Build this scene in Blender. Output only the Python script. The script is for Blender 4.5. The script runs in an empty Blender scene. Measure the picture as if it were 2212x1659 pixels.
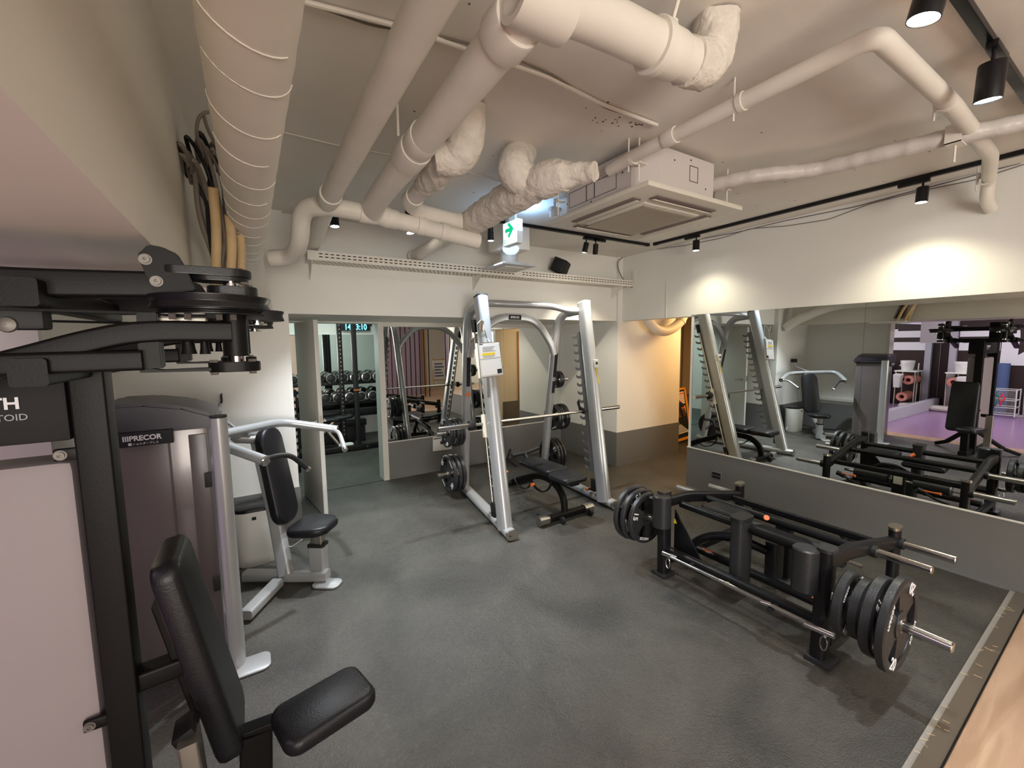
import bpy, bmesh, math, random
from mathutils import Vector, Matrix
random.seed(7)
V = Vector
S = bpy.context.scene
PI = math.pi
# ---------------------------------------------------------------- camera, light, exposure
cam = bpy.data.cameras.new('camera'); cam_o = bpy.data.objects.new('camera', cam); S.collection.objects.link(cam_o)
cam.sensor_width = 36; cam.lens = 36 * 911.82 / 2212; cam.clip_start = 0.02
cam_o.matrix_world = Matrix(((0.848803, 0.061904, -0.525073, 0), (-0.528558, 0.075574, -0.845527, 0), (-0.012659, 0.995217, 0.096868, 1.75), (0, 0, 0, 1)))
S.camera = cam_o
S.view_settings.view_transform = 'Standard'; S.view_settings.look = 'None'
S.view_settings.gamma = 1; S.view_settings.use_curve_mapping = False
S.view_settings.exposure = 1.3
W = bpy.data.worlds.new('world'); S.world = W; W.use_nodes = True
W.node_tree.nodes['Background'].inputs[0].default_value = (0.9, 0.86, 0.82, 1)
W.node_tree.nodes['Background'].inputs[1].default_value = 0.35

def area(name, loc, size, power, col, rot=(0, 0, 0), sy=None):
    l = bpy.data.lights.new(name, 'AREA'); l.energy = power; l.color = col; l.size = size
    if sy: l.shape = 'RECTANGLE'; l.size_y = sy
    o = bpy.data.objects.new(name, l); S.collection.objects.link(o); o.location = loc; o.rotation_euler = rot
    return o
def spot(loc, target, power, col, angle=70, blend=0.6, size=0.03, name='track_lamp_light'):
    l = bpy.data.lights.new(name, 'SPOT'); l.energy = power; l.color = col
    l.spot_size = math.radians(angle); l.spot_blend = blend; l.shadow_soft_size = size
    o = bpy.data.objects.new(name, l); S.collection.objects.link(o); o.location = loc
    o.rotation_euler = (V(target) - V(loc)).to_track_quat('-Z', 'Y').to_euler()
    return o
WARM = (1.0, 0.86, 0.66); NEUT = (1.0, 0.95, 0.86); COOL = (0.86, 0.93, 1.0); WALLC = (1.0, 0.93, 0.70); AMB = (1.0, 0.62, 0.26); PURP = (0.72, 0.42, 1.0)
area('rear_fill_light', (-0.5, -4.2, 1.5), 3.0, 110, (1.0, 0.94, 0.86), rot=(math.radians(118), 0, math.radians(-14)), sy=1.6)  # added fill lamp behind the camera, tilted up to brighten the ceiling
area('rear_overhead_fill_light', (1.6, -1.6, 2.85), 2.2, 14, (1.0, 0.94, 0.86))  # unseen overhead fill, added to lift the general brightness
area('studio_panel_light', (-3.6, 1.6, 2.85), 2.0, 34, (0.92, 0.80, 0.95))
area('studio_edge_light', (-2.0, -0.6, 2.8), 1.2, 7, (1.0, 0.72, 0.66))
area('weights_room_light', (1.0, 7.0, 2.75), 1.6, 20, (0.86, 1.0, 0.94))
area('passage_light', (5.9, 3.45, 2.3), 0.6, 13, AMB)
area('side_hall_light', (6.3, -1.8, 2.8), 1.4, 7, (1.0, 0.84, 0.68))

# ---------------------------------------------------------------- materials
def mat(name, col, rough=0.5, metal=0.0, var=0.0, vscale=6.0, bump=0.0, bscale=40.0, emit=None, estr=0, trans=0, spec=0.5, coat=0, alpha=1, ior=1.45, detail=4):
    m = bpy.data.materials.new(name); m.use_nodes = True
    nt = m.node_tree; b = nt.nodes['Principled BSDF']
    b.inputs['Base Color'].default_value = (*col, 1); b.inputs['Roughness'].default_value = rough
    b.inputs['Metallic'].default_value = metal; b.inputs['Specular IOR Level'].default_value = spec
    b.inputs['Coat Weight'].default_value = coat; b.inputs['Coat Roughness'].default_value = 0.12
    b.inputs['Transmission Weight'].default_value = trans; b.inputs['IOR'].default_value = ior
    b.inputs['Alpha'].default_value = alpha
    if emit: b.inputs['Emission Color'].default_value = (*emit, 1); b.inputs['Emission Strength'].default_value = estr
    if var or bump:
        tc = nt.nodes.new('ShaderNodeTexCoord')
    if var:
        n = nt.nodes.new('ShaderNodeTexNoise'); n.inputs['Scale'].default_value = vscale; n.inputs['Detail'].default_value = detail
        nt.links.new(tc.outputs['Object'], n.inputs['Vector'])
        r = nt.nodes.new('ShaderNodeMapRange'); r.inputs['From Min'].default_value = 0.3; r.inputs['From Max'].default_value = 0.7
        r.inputs['To Min'].default_value = 1 - var; r.inputs['To Max'].default_value = 1 + var
        nt.links.new(n.outputs['Fac'], r.inputs['Value'])
        mx = nt.nodes.new('ShaderNodeVectorMath'); mx.operation = 'SCALE'; mx.inputs[0].default_value = col
        nt.links.new(r.outputs['Result'], mx.inputs['Scale']); nt.links.new(mx.outputs[0], b.inputs['Base Color'])
    if bump:
        n2 = nt.nodes.new('ShaderNodeTexNoise'); n2.inputs['Scale'].default_value = bscale; n2.inputs['Detail'].default_value = 5
        nt.links.new(tc.outputs['Object'], n2.inputs['Vector'])
        bp = nt.nodes.new('ShaderNodeBump'); bp.inputs['Strength'].default_value = bump; bp.inputs['Distance'].default_value = 0.01
        nt.links.new(n2.outputs['Fac'], bp.inputs['Height']); nt.links.new(bp.outputs['Normal'], b.inputs['Normal'])
    return m
WALL = mat('white_wall_paint', (0.80, 0.79, 0.74), 0.55, var=0.03, vscale=1.2, bump=0.05, bscale=60)
CEIL = mat('ceiling_paint', (0.80, 0.765, 0.70), 0.8, var=0.06, vscale=1.6, bump=0.22, bscale=9)
PIPE = mat('painted_pipe', (0.80, 0.76, 0.68), 0.5, var=0.04, vscale=5, bump=0.05, bscale=20)
LAG = mat('painted_lagging', (0.76, 0.71, 0.63), 0.9, var=0.10, vscale=14, bump=1.0, bscale=34)
WAINS = mat('grey_wainscot', (0.165, 0.165, 0.16), 0.42, var=0.04, vscale=2, bump=0.03, bscale=90)
TRIM = mat('white_trim', (0.68, 0.67, 0.62), 0.4)
GREY_SOF = mat('soffit_paint', (0.82, 0.79, 0.70), 0.6)
BLK = mat('black_powder_coat', (0.007, 0.007, 0.008), 0.34, spec=.38, bump=0.05, bscale=300)
BLKM = mat('matt_black', (0.008, 0.008, 0.009), 0.6)
BROWNBLK = mat('dark_frame_paint', (0.005, 0.0045, 0.0045), 0.45, spec=.2, bump=0.05, bscale=200)
VINYL = mat('black_upholstery', (0.008, 0.008, 0.010), 0.40, spec=.4, bump=0.12, bscale=160)
RUB = mat('black_rubber_coat', (0.022, 0.023, 0.025), 0.36, bump=0.15, bscale=120)
SILV = mat('silver_frame_paint', (0.43, 0.44, 0.45), 0.34, 0.4)
CHROME = mat('chrome', (0.60, 0.59, 0.57), 0.14, 1.0)
BOLTM = mat('bolt_steel', (0.16, 0.145, 0.13), 0.5, 0.6)
STEEL = mat('brushed_steel', (0.50, 0.47, 0.42), 0.3, 1.0)
MIRROR = mat('mirror_silver', (0.80, 0.84, 0.82), 0.0, 1.0)
WHITEP = mat('white_plastic', (0.74, 0.74, 0.70), 0.35)
ACP = mat('ivory_plastic', (0.70, 0.67, 0.58), 0.45)
ACB = mat('painted_sheet_metal', (0.62, 0.58, 0.55), 0.5)
GRILL = mat('air_grille', (0.42, 0.385, 0.31), 0.7)
DARK = mat('dark_slot', (0.02, 0.018, 0.016), 0.8)
LINE = mat('joint_line', (0.12, 0.11, 0.10), 0.8)
ORNG = mat('orange_plastic', (0.75, 0.16, 0.03), 0.4)
REDP = mat('red_plastic', (0.7, 0.03, 0.03), 0.4)
YEL = mat('yellow_plastic', (0.75, 0.55, 0.03), 0.4)
CREAM = mat('cream_conduit', (0.60, 0.43, 0.23), 0.6, var=0.08, vscale=10)
CABLE = mat('grey_cable', (0.20, 0.17, 0.14), 0.6)
PAPER = mat('paper', (0.72, 0.72, 0.70), 0.7)
INK = mat('dark_ink', (0.012, 0.012, 0.016), 0.7)
WHITEINK = mat('white_print', (0.75, 0.76, 0.78), 0.5)
GREYINK = mat('grey_print', (0.30, 0.30, 0.34), 0.5)
PURPF = mat('purple_studio_floor', (0.34, 0.21, 0.38), 0.22)
STUDB = mat('dark_studio_wall', (0.028, 0.014, 0.012), 0.5)
PINK = mat('pink_mat', (0.62, 0.25, 0.20), 0.7)
BLUE = mat('blue_mat', (0.07, 0.11, 0.24), 0.7)
BALL = mat('blue_ball', (0.02, 0.22, 0.60), 0.35)
LENSW = mat('lamp_lens', (1, 1, 1), 0.3, emit=(1.0, 0.93, 0.80), estr=28)
LENSC = mat('lamp_lens_cool', (1, 1, 1), 0.3, emit=(0.86, 0.95, 1.0), estr=22)
LED = mat('clock_digits', (0.1, 0.5, 0.7), 0.4, emit=(0.12, 0.72, 1.0), estr=1.6)
SIGNW = mat('exit_sign_face', (0.9, 1, 0.95), 0.4, emit=(0.80, 1.0, 0.93), estr=0.42)
SIGNG = mat('exit_sign_green', (0.0, 0.4, 0.2), 0.4, emit=(0.0, 0.42, 0.17), estr=0.45)
TEAL = mat('backlit_teal_panel', (0.05, 0.5, 0.55), 0.4, emit=(0.04, 0.50, 0.62), estr=1.2)
SHROUD = mat('smoked_shroud', (0.26, 0.225, 0.235), 0.5, spec=0.3)
SHROUD2 = mat('grey_weight_shroud', (0.17, 0.15, 0.15), 0.28, 0.25, coat=0.3)
ACRYL = mat('clear_acrylic_strip', (0.16, 0.13, 0.10), 0.05, trans=0.3, coat=1.0)
LINEN = mat('grey_ledge_paint', (0.40, 0.39, 0.44), 0.5)
PURPW = mat('pale_purple_wall', (0.46, 0.36, 0.50), 0.6)
CLOTH = mat('grey_towel', (0.5, 0.46, 0.42), 0.9, bump=0.6, bscale=30)
BEIGE = mat('beige_locker', (0.42, 0.35, 0.26), 0.5)

def floor_mat():
    m = bpy.data.materials.new('rubber_gym_floor'); m.use_nodes = True; nt = m.node_tree; b = nt.nodes['Principled BSDF']
    tc = nt.nodes.new('ShaderNodeTexCoord'); L = nt.links.new
    def noise(sc, det, dist=0):
        n = nt.nodes.new('ShaderNodeTexNoise'); n.inputs['Scale'].default_value = sc; n.inputs['Detail'].default_value = det
        n.inputs['Distortion'].default_value = dist; L(tc.outputs['Object'], n.inputs['Vector']); return n
    a = noise(1.7, 9, .6); c = noise(190, 2); f = noise(22, 8, 2.5)
    r = nt.nodes.new('ShaderNodeValToRGB'); r.color_ramp.elements[0].color = (0.031, 0.029, 0.025, 1); r.color_ramp.elements[1].color = (0.082, 0.077, 0.066, 1)
    r.color_ramp.elements[0].position = 0.3; r.color_ramp.elements[1].position = 0.72
    L(a.outputs['Fac'], r.inputs['Fac'])
    r2 = nt.nodes.new('ShaderNodeValToRGB'); r2.color_ramp.elements[0].position = 0.60; r2.color_ramp.elements[1].position = 0.78
    r2.color_ramp.elements[0].color = (0, 0, 0, 1); r2.color_ramp.elements[1].color = (0.05, 0.05, 0.045, 1)
    L(c.outputs['Fac'], r2.inputs['Fac'])
    ad = nt.nodes.new('ShaderNodeVectorMath'); ad.operation = 'ADD'; L(r.outputs[0], ad.inputs[0]); L(r2.outputs[0], ad.inputs[1])
    L(ad.outputs[0], b.inputs['Base Color'])
    rr = nt.nodes.new('ShaderNodeMapRange'); rr.inputs['From Min'].default_value = .35; rr.inputs['From Max'].default_value = .65; rr.inputs['To Min'].default_value = 0.30; rr.inputs['To Max'].default_value = 0.62
    L(f.outputs['Fac'], rr.inputs['Value']); L(rr.outputs[0], b.inputs['Roughness'])
    bp = nt.nodes.new('ShaderNodeBump'); bp.inputs['Strength'].default_value = 0.5; bp.inputs['Distance'].default_value = 0.01
    mx = nt.nodes.new('ShaderNodeMath'); mx.operation = 'ADD'; L(c.outputs['Fac'], mx.inputs[0]); L(f.outputs['Fac'], mx.inputs[1])
    L(mx.outputs[0], bp.inputs['Height']); L(bp.outputs[0], b.inputs['Normal'])
    return m
def wood_mat(name, c1, c2, scale=1.0, rough=0.4, axis=0):
    m = bpy.data.materials.new(name); m.use_nodes = True; nt = m.node_tree; b = nt.nodes['Principled BSDF']; L = nt.links.new
    tc = nt.nodes.new('ShaderNodeTexCoord'); mp = nt.nodes.new('ShaderNodeMapping')
    sc = [14, 14, 14]; sc[axis] = 1.1; mp.inputs['Scale'].default_value = [q * scale for q in sc]
    L(tc.outputs['Object'], mp.inputs['Vector'])
    n = nt.nodes.new('ShaderNodeTexNoise'); n.inputs['Scale'].default_value = 1.4; n.inputs['Detail'].default_value = 8; n.inputs['Distortion'].default_value = 1.2
    L(mp.outputs[0], n.inputs['Vector'])
    r = nt.nodes.new('ShaderNodeValToRGB'); r.color_ramp.elements[0].color = (*c1, 1); r.color_ramp.elements[1].color = (*c2, 1)
    r.color_ramp.elements[0].position = 0.35; r.color_ramp.elements[1].position = 0.7
    L(n.outputs['Fac'], r.inputs['Fac']); L(r.outputs[0], b.inputs['Base Color']); b.inputs['Roughness'].default_value = rough
    return m
FLOOR = floor_mat()
WOOD = wood_mat('pale_wood_floor', (0.36, 0.225, 0.145), (0.52, 0.355, 0.245), 0.7)
WOODO = wood_mat('orange_wood_panel', (0.40, 0.19, 0.06), (0.52, 0.27, 0.10), 0.8, axis=2)
WOODF = wood_mat('light_wood', (0.42, 0.25, 0.10), (0.55, 0.35, 0.16), 1.5, axis=2)

# ---------------------------------------------------------------- mesh helpers
def frame(d):
    d = V(d).normalized(); up = V((0, 0, 1)) if abs(d.z) < 0.95 else V((1, 0, 0))
    x = up.cross(d).normalized(); y = d.cross(x).normalized(); return x, y, d
def box(bm, lo, hi, rot=None, piv=None, bev=0):
    lo, hi = V(lo), V(hi); c = (lo + hi) / 2; s = hi - lo
    b2 = bmesh.new(); bmesh.ops.create_cube(b2, size=1)
    for v in b2.verts: v.co = V((v.co.x * s.x, v.co.y * s.y, v.co.z * s.z))
    if bev: bmesh.ops.bevel(b2, geom=b2.edges[:], offset=min(bev, min(abs(q) for q in s) * 0.45), segments=2, affect='EDGES', profile=0.6)
    for v in b2.verts: v.co += c
    if rot is not None:
        p = V(piv) if piv is not None else c
        for v in b2.verts: v.co = rot @ (v.co - p) + p
    merge(bm, b2)
def merge(bm, b2):
    mp = [bm.verts.new(v.co) for v in b2.verts]; b2.verts.index_update()
    for f in b2.faces:
        try:
            g = bm.faces.new([mp[v.index] for v in f.verts]); g.smooth = f.smooth
        except ValueError: pass
    b2.free()
def cyl(bm, a, b, r, r2=None, n=20, cap=True):
    a, b = V(a), V(b); r2 = r if r2 is None else r2; x, y, d = frame(b - a)
    A = []; B = []
    for i in range(n):
        t = 2 * PI * i / n; o = x * math.cos(t) + y * math.sin(t)
        A.append(bm.verts.new(a + o * r)); B.append(bm.verts.new(b + o * r2))
    for i in range(n):
        f = bm.faces.new((A[i], A[(i + 1) % n], B[(i + 1) % n], B[i])); f.smooth = True
    if cap: bm.faces.new(A[::-1]); bm.faces.new(B)
def lathe(bm, base, axis, prof, n=32, arc=None):
    # prof: (distance along axis, radius) pairs
    x, y, d = frame(axis); base = V(base); rings = []
    for h, r in prof:
        rings.append([bm.verts.new(base + d * h + (x * math.cos(2 * PI * i / n) + y * math.sin(2 * PI * i / n)) * max(r, 1e-4)) for i in range(n)])
    for k in range(len(rings) - 1):
        for i in range(n):
            f = bm.faces.new((rings[k][i], rings[k][(i + 1) % n], rings[k + 1][(i + 1) % n], rings[k + 1][i])); f.smooth = True
def round_path(pts, r, n=6):
    P = [V(p) for p in pts]
    if r <= 0 or len(P) < 3: return P
    out = [P[0]]
    for i in range(1, len(P) - 1):
        a, b, c = P[i - 1], P[i], P[i + 1]
        d1 = min(r, (a - b).length * 0.48); d2 = min(r, (c - b).length * 0.48)
        p = b + (a - b).normalized() * d1; q = b + (c - b).normalized() * d2
        for k in range(n + 1):
            t = k / n; out.append(p * (1 - t) ** 2 + b * 2 * t * (1 - t) + q * t * t)
    out.append(P[-1]); return out
def sweep(bm, pts, prof, up=None, radii=None, bumpy=0, smooth=True, jitter=None):
    # prof: list of (u, v); up: reference direction for v
    P = [V(p) for p in pts]; n = len(P); T = []
    for i in range(n):
        a = P[max(i - 1, 0)]; b = P[min(i + 1, n - 1)]; T.append((b - a).normalized())
    if up is not None:
        u0 = V(up); v = (u0 - T[0] * u0.dot(T[0])).normalized()
    else: v = frame(T[0])[1]
    rings = []
    for i in range(n):
        if up is not None:
            vv = V(up) - T[i] * V(up).dot(T[i])
            if vv.length > 0.2: v = vv.normalized()
            else: v = (v - T[i] * v.dot(T[i])).normalized()
        else: v = (v - T[i] * v.dot(T[i])).normalized()
        u = v.cross(T[i]).normalized(); k = radii[i] if radii else 1
        ring = []
        for (a, b) in prof:
            j = 1 + (random.uniform(-bumpy, bumpy) if bumpy else 0)
            ring.append(bm.verts.new(P[i] + (u * a + v * b) * k * j))
        rings.append(ring)
    m = len(prof)
    for k in range(n - 1):
        for i in range(m):
            f = bm.faces.new((rings[k][i], rings[k][(i + 1) % m], rings[k + 1][(i + 1) % m], rings[k + 1][i])); f.smooth = smooth
    bm.faces.new(rings[0][::-1]); bm.faces.new(rings[-1])
from mathutils import noise as NZ
def lumpy(bm, amp=.006, sc=22, fine=.0025):
    bm.normal_update()
    for v in bm.verts:
        p = v.co; v.co = p + v.normal * (NZ.noise(p * sc) * amp + NZ.noise(p * sc * 3.1) * fine + abs(NZ.noise(p * sc * 1.7 + V((5, 3, 1)))) * amp * .8)
def circ(r, n=18): return [(r * math.cos(2 * PI * i / n), r * math.sin(2 * PI * i / n)) for i in range(n)]
def rrect(w, h, r=None, n=5):
    r = min(w, h) * 0.3 if r is None else min(r, min(w, h) * 0.499); o = []
    for cx, cy, a0 in ((w / 2 - r, h / 2 - r, 0), (-w / 2 + r, h / 2 - r, 90), (-w / 2 + r, -h / 2 + r, 180), (w / 2 - r, -h / 2 + r, 270)):
        for i in range(n + 1):
            a = math.radians(a0 + 90 * i / n); o.append((cx + r * math.cos(a), cy + r * math.sin(a)))
    return o
def tube(bm, pts, r, fil=0.05, n=18, **k): sweep(bm, round_path(pts, fil), circ(r, n), **k)
def beam(bm, pts, w, h, rad=None, up=(0, 0, 1), fil=0.0, **k): sweep(bm, round_path(pts, fil), rrect(w, h, rad), up=up, **k)
def prism(bm, poly, d, bev=0):
    # poly: 3D points in a plane, extruded by vector d
    b2 = bmesh.new(); vs = [b2.verts.new(V(p)) for p in poly]; f = b2.faces.new(vs)
    r = bmesh.ops.extrude_face_region(b2, geom=[f])
    for v in r['geom']:
        if isinstance(v, bmesh.types.BMVert): v.co += V(d)
    bmesh.ops.recalc_face_normals(b2, faces=b2.faces[:])
    if bev: bmesh.ops.bevel(b2, geom=b2.edges[:], offset=bev, segments=2, affect='EDGES')
    merge(bm, b2)
def cushion(bm, c, size, rot=None, r=0.05, soft=0.02, taper=0):
    # rounded upholstered pad: outline rounded rectangle w x l, thickness t with soft edges; local x=w, y=l, z=t
    w, l, t = size; rings = []
    for z, ins in ((-t / 2, soft), (-t / 2 + soft * 0.35, soft * 0.3), (-t / 2 + soft, 0), (t / 2 - soft, 0), (t / 2 - soft * 0.35, soft * 0.3), (t / 2, soft)):
        ring = []
        for (a, b) in rrect(w - 2 * ins, l - 2 * ins, r - ins * 0.5, 7):
            k = 1 - taper * (b / l + 0.5); p = V((a * k, b, z))
            if rot is not None: p = rot @ p
            ring.append(bm.verts.new(V(c) + p))
        rings.append(ring)
    m = len(rings[0])
    for k in range(5):
        for i in range(m):
            f = bm.faces.new((rings[k][i], rings[k][(i + 1) % m], rings[k + 1][(i + 1) % m], rings[k + 1][i])); f.smooth = True
    f = bm.faces.new(rings[0][::-1]); f = bm.faces.new(rings[-1])
def B(): return bmesh.new()
# ---------------------------------------------------------------- object helpers
def root_of(o):
    while o.parent: o = o.parent
    return o
def obj(name, bm, m, parent=None, label=None, kind=None, sharp=40):
    bmesh.ops.recalc_face_normals(bm, faces=bm.faces[:])
    if parent is not None: org = V(root_of(parent).location)
    else:
        xs = [v.co for v in bm.verts]
        org = V(((min(c.x for c in xs) + max(c.x for c in xs)) / 2, (min(c.y for c in xs) + max(c.y for c in xs)) / 2, min(c.z for c in xs)))
    for v in bm.verts: v.co -= org
    me = bpy.data.meshes.new(name); bm.to_mesh(me); bm.free(); me.materials.append(m)
    try: me.set_sharp_from_angle(angle=math.radians(sharp))
    except Exception: pass
    o = bpy.data.objects.new(name, me); S.collection.objects.link(o)
    if parent is not None: o.parent = parent
    else: o.location = org
    if label: o['label'] = label
    if kind: o['kind'] = kind
    return o
def thing(name, label, cat, loc=(0, 0, 0), group=None):
    o = bpy.data.objects.new(name, None); S.collection.objects.link(o); o.location = loc; o.empty_display_size = 0.1
    o['label'] = label; o['category'] = cat
    if group: o['group'] = group
    return o
def tag(o, label, cat, group=None):
    o['label'] = label; o['category'] = cat
    if group: o['group'] = group
    return o
def struct(name, bm, m, parent=None, label=None):
    o = obj(name, bm, m, parent)
    if parent is None: o['kind'] = 'structure'
    if label: o['label'] = label
    return o
def text(s, origin, right, up, size, m, parent, name='lettering', ext=0.0008, bold=0, align='LEFT', squeeze=1.0, shear=0):
    cu = bpy.data.curves.new('t', 'FONT'); cu.body = s; cu.size = size; cu.extrude = ext; cu.align_x = align; cu.offset = bold; cu.shear = shear; cu.resolution_u = 3
    to = bpy.data.objects.new('t', cu); S.collection.objects.link(to); bpy.context.view_layer.update()
    dg = bpy.context.evaluated_depsgraph_get(); me = bpy.data.meshes.new_from_object(to.evaluated_get(dg))
    bpy.data.objects.remove(to); x = V(right).normalized(); y = V(up); y = (y - x * y.dot(x)).normalized(); z = x.cross(y)
    org = V(root_of(parent).location) if parent is not None else V((0, 0, 0))
    for v in me.vertices: v.co = V(origin) + x * v.co.x * squeeze + y * v.co.y + z * (v.co.z + ext) - org
    me.name = name; me.materials.clear(); me.materials.append(m)
    o = bpy.data.objects.new(name, me); S.collection.objects.link(o)
    if parent is not None: o.parent = parent
    return o
def dup(root, loc, label=None, group=None):
    def cp(o, par):
        c = o.copy(); S.collection.objects.link(c); c.parent = par
        for ch in [q for q in KIDS.get(o.name, [])]: cp(ch, c)
        return c
    KIDS = {}
    for q in bpy.data.objects:
        if q.parent: KIDS.setdefault(q.parent.name, []).append(q)
    r = cp(root, None); r.location = loc
    if label: r['label'] = label
    if group: r['group'] = group
    return r
def one(name, m, parent, fn, *a, **k):
    bm = B(); fn(bm, *a, **k); return obj(name, bm, m, parent)
# ================================================================ SETTING
CZ = 2.88
def sbox(name, lo, hi, m, parent=None, bev=0, label=None):
    bm = B(); box(bm, lo, hi, bev=bev); return struct(name, bm, m, parent, label)
sbox('floor', (-1.0, 0.47, -0.12), (8.0, 9.0, 0.0), FLOOR)
sbox('floor_rear', (-1.35, -6.0, -0.12), (8.0, 0.47, 0.0), WOOD)
sbox('floor_studio', (-6.2, -6.0, -0.12), (-1.36, 4.2, -0.004), PURPF)
sbox('trim_1', (-1.36, 0.47, -0.12), (-1.0, 4.2, 0.002), WOOD)      # wooden threshold of the studio
sbox('ceiling', (-6.2, -6.0, CZ), (8.0, 9.0, CZ + 0.12), CEIL)
# right wall with the mirror
sbox('wall_right', (4.392, 0.44, 0), (4.55, 3.10, CZ), WALL)
sbox('wall_right_header', (4.377, 3.10, 2.03), (4.55, 4.20, CZ), WALL)
sbox('wall_right_upper', (4.377, 0.44, 2.047), (4.3925, 3.10, CZ), WALL)
sbox('wall_right_wainscot', (4.374, 0.44, 0), (4.3925, 3.10, 0.49), WAINS)
sbox('trim_2', (4.366, 0.44, 0.487), (4.3925, 3.10, 0.496), TRIM)
sbox('baseboard_right', (4.362, 0.52, 0), (4.374, 3.10, 0.012), WAINS)
for i, (y0, y1) in enumerate(((0.44, 1.459), (1.461, 3.052))):
    o = sbox('wall_mirror', (4.377, y0, 0.496), (4.391, y1, 2.046), MIRROR)
# back wall: upper beam, mirror wall, door frame
sbox('wall_back_upper', (0.30, 4.20, 2.03), (4.32, 5.41, CZ), WALL)
sbox('wall_back', (1.46, 5.43, 0), (4.40, 5.58, 2.03), WALL)
sbox('wall_back_wainscot', (1.46, 5.40, 0), (4.31, 5.432, 0.485), WAINS)
sbox('trim_3', (1.46, 5.392, 0.484), (4.31, 5.432, 0.493), TRIM)
sbox('baseboard_back', (1.46, 5.388, 0), (4.31, 5.40, 0.025), WAINS)
for x0, x1 in ((1.46, 2.32), (2.322, 3.22), (3.222, 4.31)):
    sbox('wall_mirror', (x0, 5.41, 0.494), (x1, 5.428, 1.975), MIRROR)
sbox('trim_4', (1.46, 5.395, 1.975), (4.31, 5.43, 2.03), TRIM)
sbox('trim_5', (1.385, 5.385, 0), (1.455, 5.60, 2.03), TRIM)         # right door jamb
sbox('trim_6', (0.34, 5.385, 0), (0.40, 5.60, 2.03), TRIM)
sbox('trim_7', (0.40, 5.385, 2.012), (1.385, 5.60, 2.03), TRIM)
# column
sbox('wall_column', (4.298, 4.163, 0), (5.644, 5.58, CZ), WALL)
sbox('wall_column_wainscot', (4.292, 4.157, 0), (5.648, 5.58, 0.483), WAINS)
# left walls and beam
sbox('wall_left', (-1.0, 4.13, 0), (0.31, 5.42, CZ), WALL)
sbox('wall_left_wainscot', (-0.99, 4.122, 0), (0.318, 5.41, 0.495), WAINS)
sbox('wall_left_side', (-1.0, 2.86, 0), (-0.84, 4.13, CZ), WALL)
sbox('wall_left_side_wainscot', (-0.99, 2.852, 0), (-0.832, 4.12, 0.495), WAINS)
sbox('trim_8', (-0.84, 2.95, 0.56), (-0.79, 4.12, 0.60), TRIM)
sbox('trim_9', (-1.02, 2.82, 0), (-0.82, 2.862, 2.02), TRIM)
sbox('wall_left_beam', (-1.30, -3.0, 2.02), (-0.20, 4.13, CZ), GREY_SOF)
# free-weights room beyond the door
sbox('wall_weights_left', (-1.2, 5.42, 0), (-1.0, 9.0, CZ), WALL)
sbox('wall_weights_right', (4.0, 5.58, 0), (4.15, 9.0, CZ), WALL)
sbox('wall_weights_back', (-1.2, 8.63, 0), (4.1, 8.8, CZ), WALL)
sbox('wall_mirror', (-0.9, 8.60, 0.5), (3.9, 8.62, 1.95), MIRROR)
# passage behind the mirror wall
sbox('ceiling_passage', (4.55, 2.6, 2.35), (7.6, 4.163, 2.45), CEIL)
sbox('wall_passage_end', (7.2, 2.4, 0), (7.35, 9.0, CZ), BEIGE)
sbox('wall_passage_end_wainscot', (7.19, 2.4, 0), (7.2, 9.0, 0.72), WAINS)
for k, yy in enumerate((3.9, 4.35, 4.8, 5.25)): sbox('trim_%d' % (10 + k), (7.188, yy, 0.72), (7.2, yy + 0.012, 2.3), LINE)
sbox('wall_passage_back', (5.64, 5.6, 0), (7.3, 5.75, CZ), BEIGE)
sbox('wall_passage_near', (4.55, 2.9, 0), (7.3, 3.02, CZ), WALL)
sbox('wall_passage_near_wainscot', (4.55, 3.02, 0), (7.2, 3.035, 0.483), WAINS)
sbox('trim_14', (5.0, 3.02, 0.49), (6.6, 3.04, 2.0), WOODO)
# rear part of the gym, behind the camera (seen in the back mirror)
sbox('wall_rear', (-6.2, -6.1, 0), (8.0, -6.0, CZ), WALL)
sbox('wall_rear_partition', (2.6, -3.5, 0), (5.15, -3.4, CZ), PURPW)
sbox('wall_far_side', (7.9, -6.0, 0), (8.0, 2.9, CZ), WALL)
sbox('trim_15', (5.15, -3.5, 0), (5.27, -3.3, 2.6), WOODF)
# studio: north wall with mirror, dark west wall, post
sbox('wall_studio_north', (-6.2, 3.32, 0), (-1.98, 3.45, CZ), LINEN)
sbox('wall_mirror', (-5.8, 3.30, 0.24), (-2.06, 3.318, 2.05), MIRROR)
sbox('trim_16', (-5.8, 3.24, 0), (-2.02, 3.32, 0.24), LINEN)
sbox('trim_17', (-2.06, 3.24, 0), (-1.94, 3.46, 2.3), LINEN)
sbox('wall_studio_west', (-6.3, -6.0, 0), (-5.92, 4.2, CZ), STUDB)
sbox('trim_18', (-5.92, 3.02, 0), (-5.80, 3.14, 2.3), LINEN)
# lit hall seen past the studio's end wall
sbox('wall_hall', (-3.4, 4.1, 0), (-1.0, 4.2, CZ), WALL)
bmw = B(); box(bmw, (-2.75, 3.46, 0), (-2.7, 4.1, CZ)); struct('wall_hall_end', bmw, mat('yellow_hall_wall', (0.60, 0.50, 0.28), 0.6))
sbox('trim_19', (-2.695, 3.46, 0), (-2.68, 4.1, 1.25), WOODF)
area('hall_light', (-2.0, 3.78, 2.8), 0.4, 14, (1.0, 0.86, 0.6))
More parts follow.
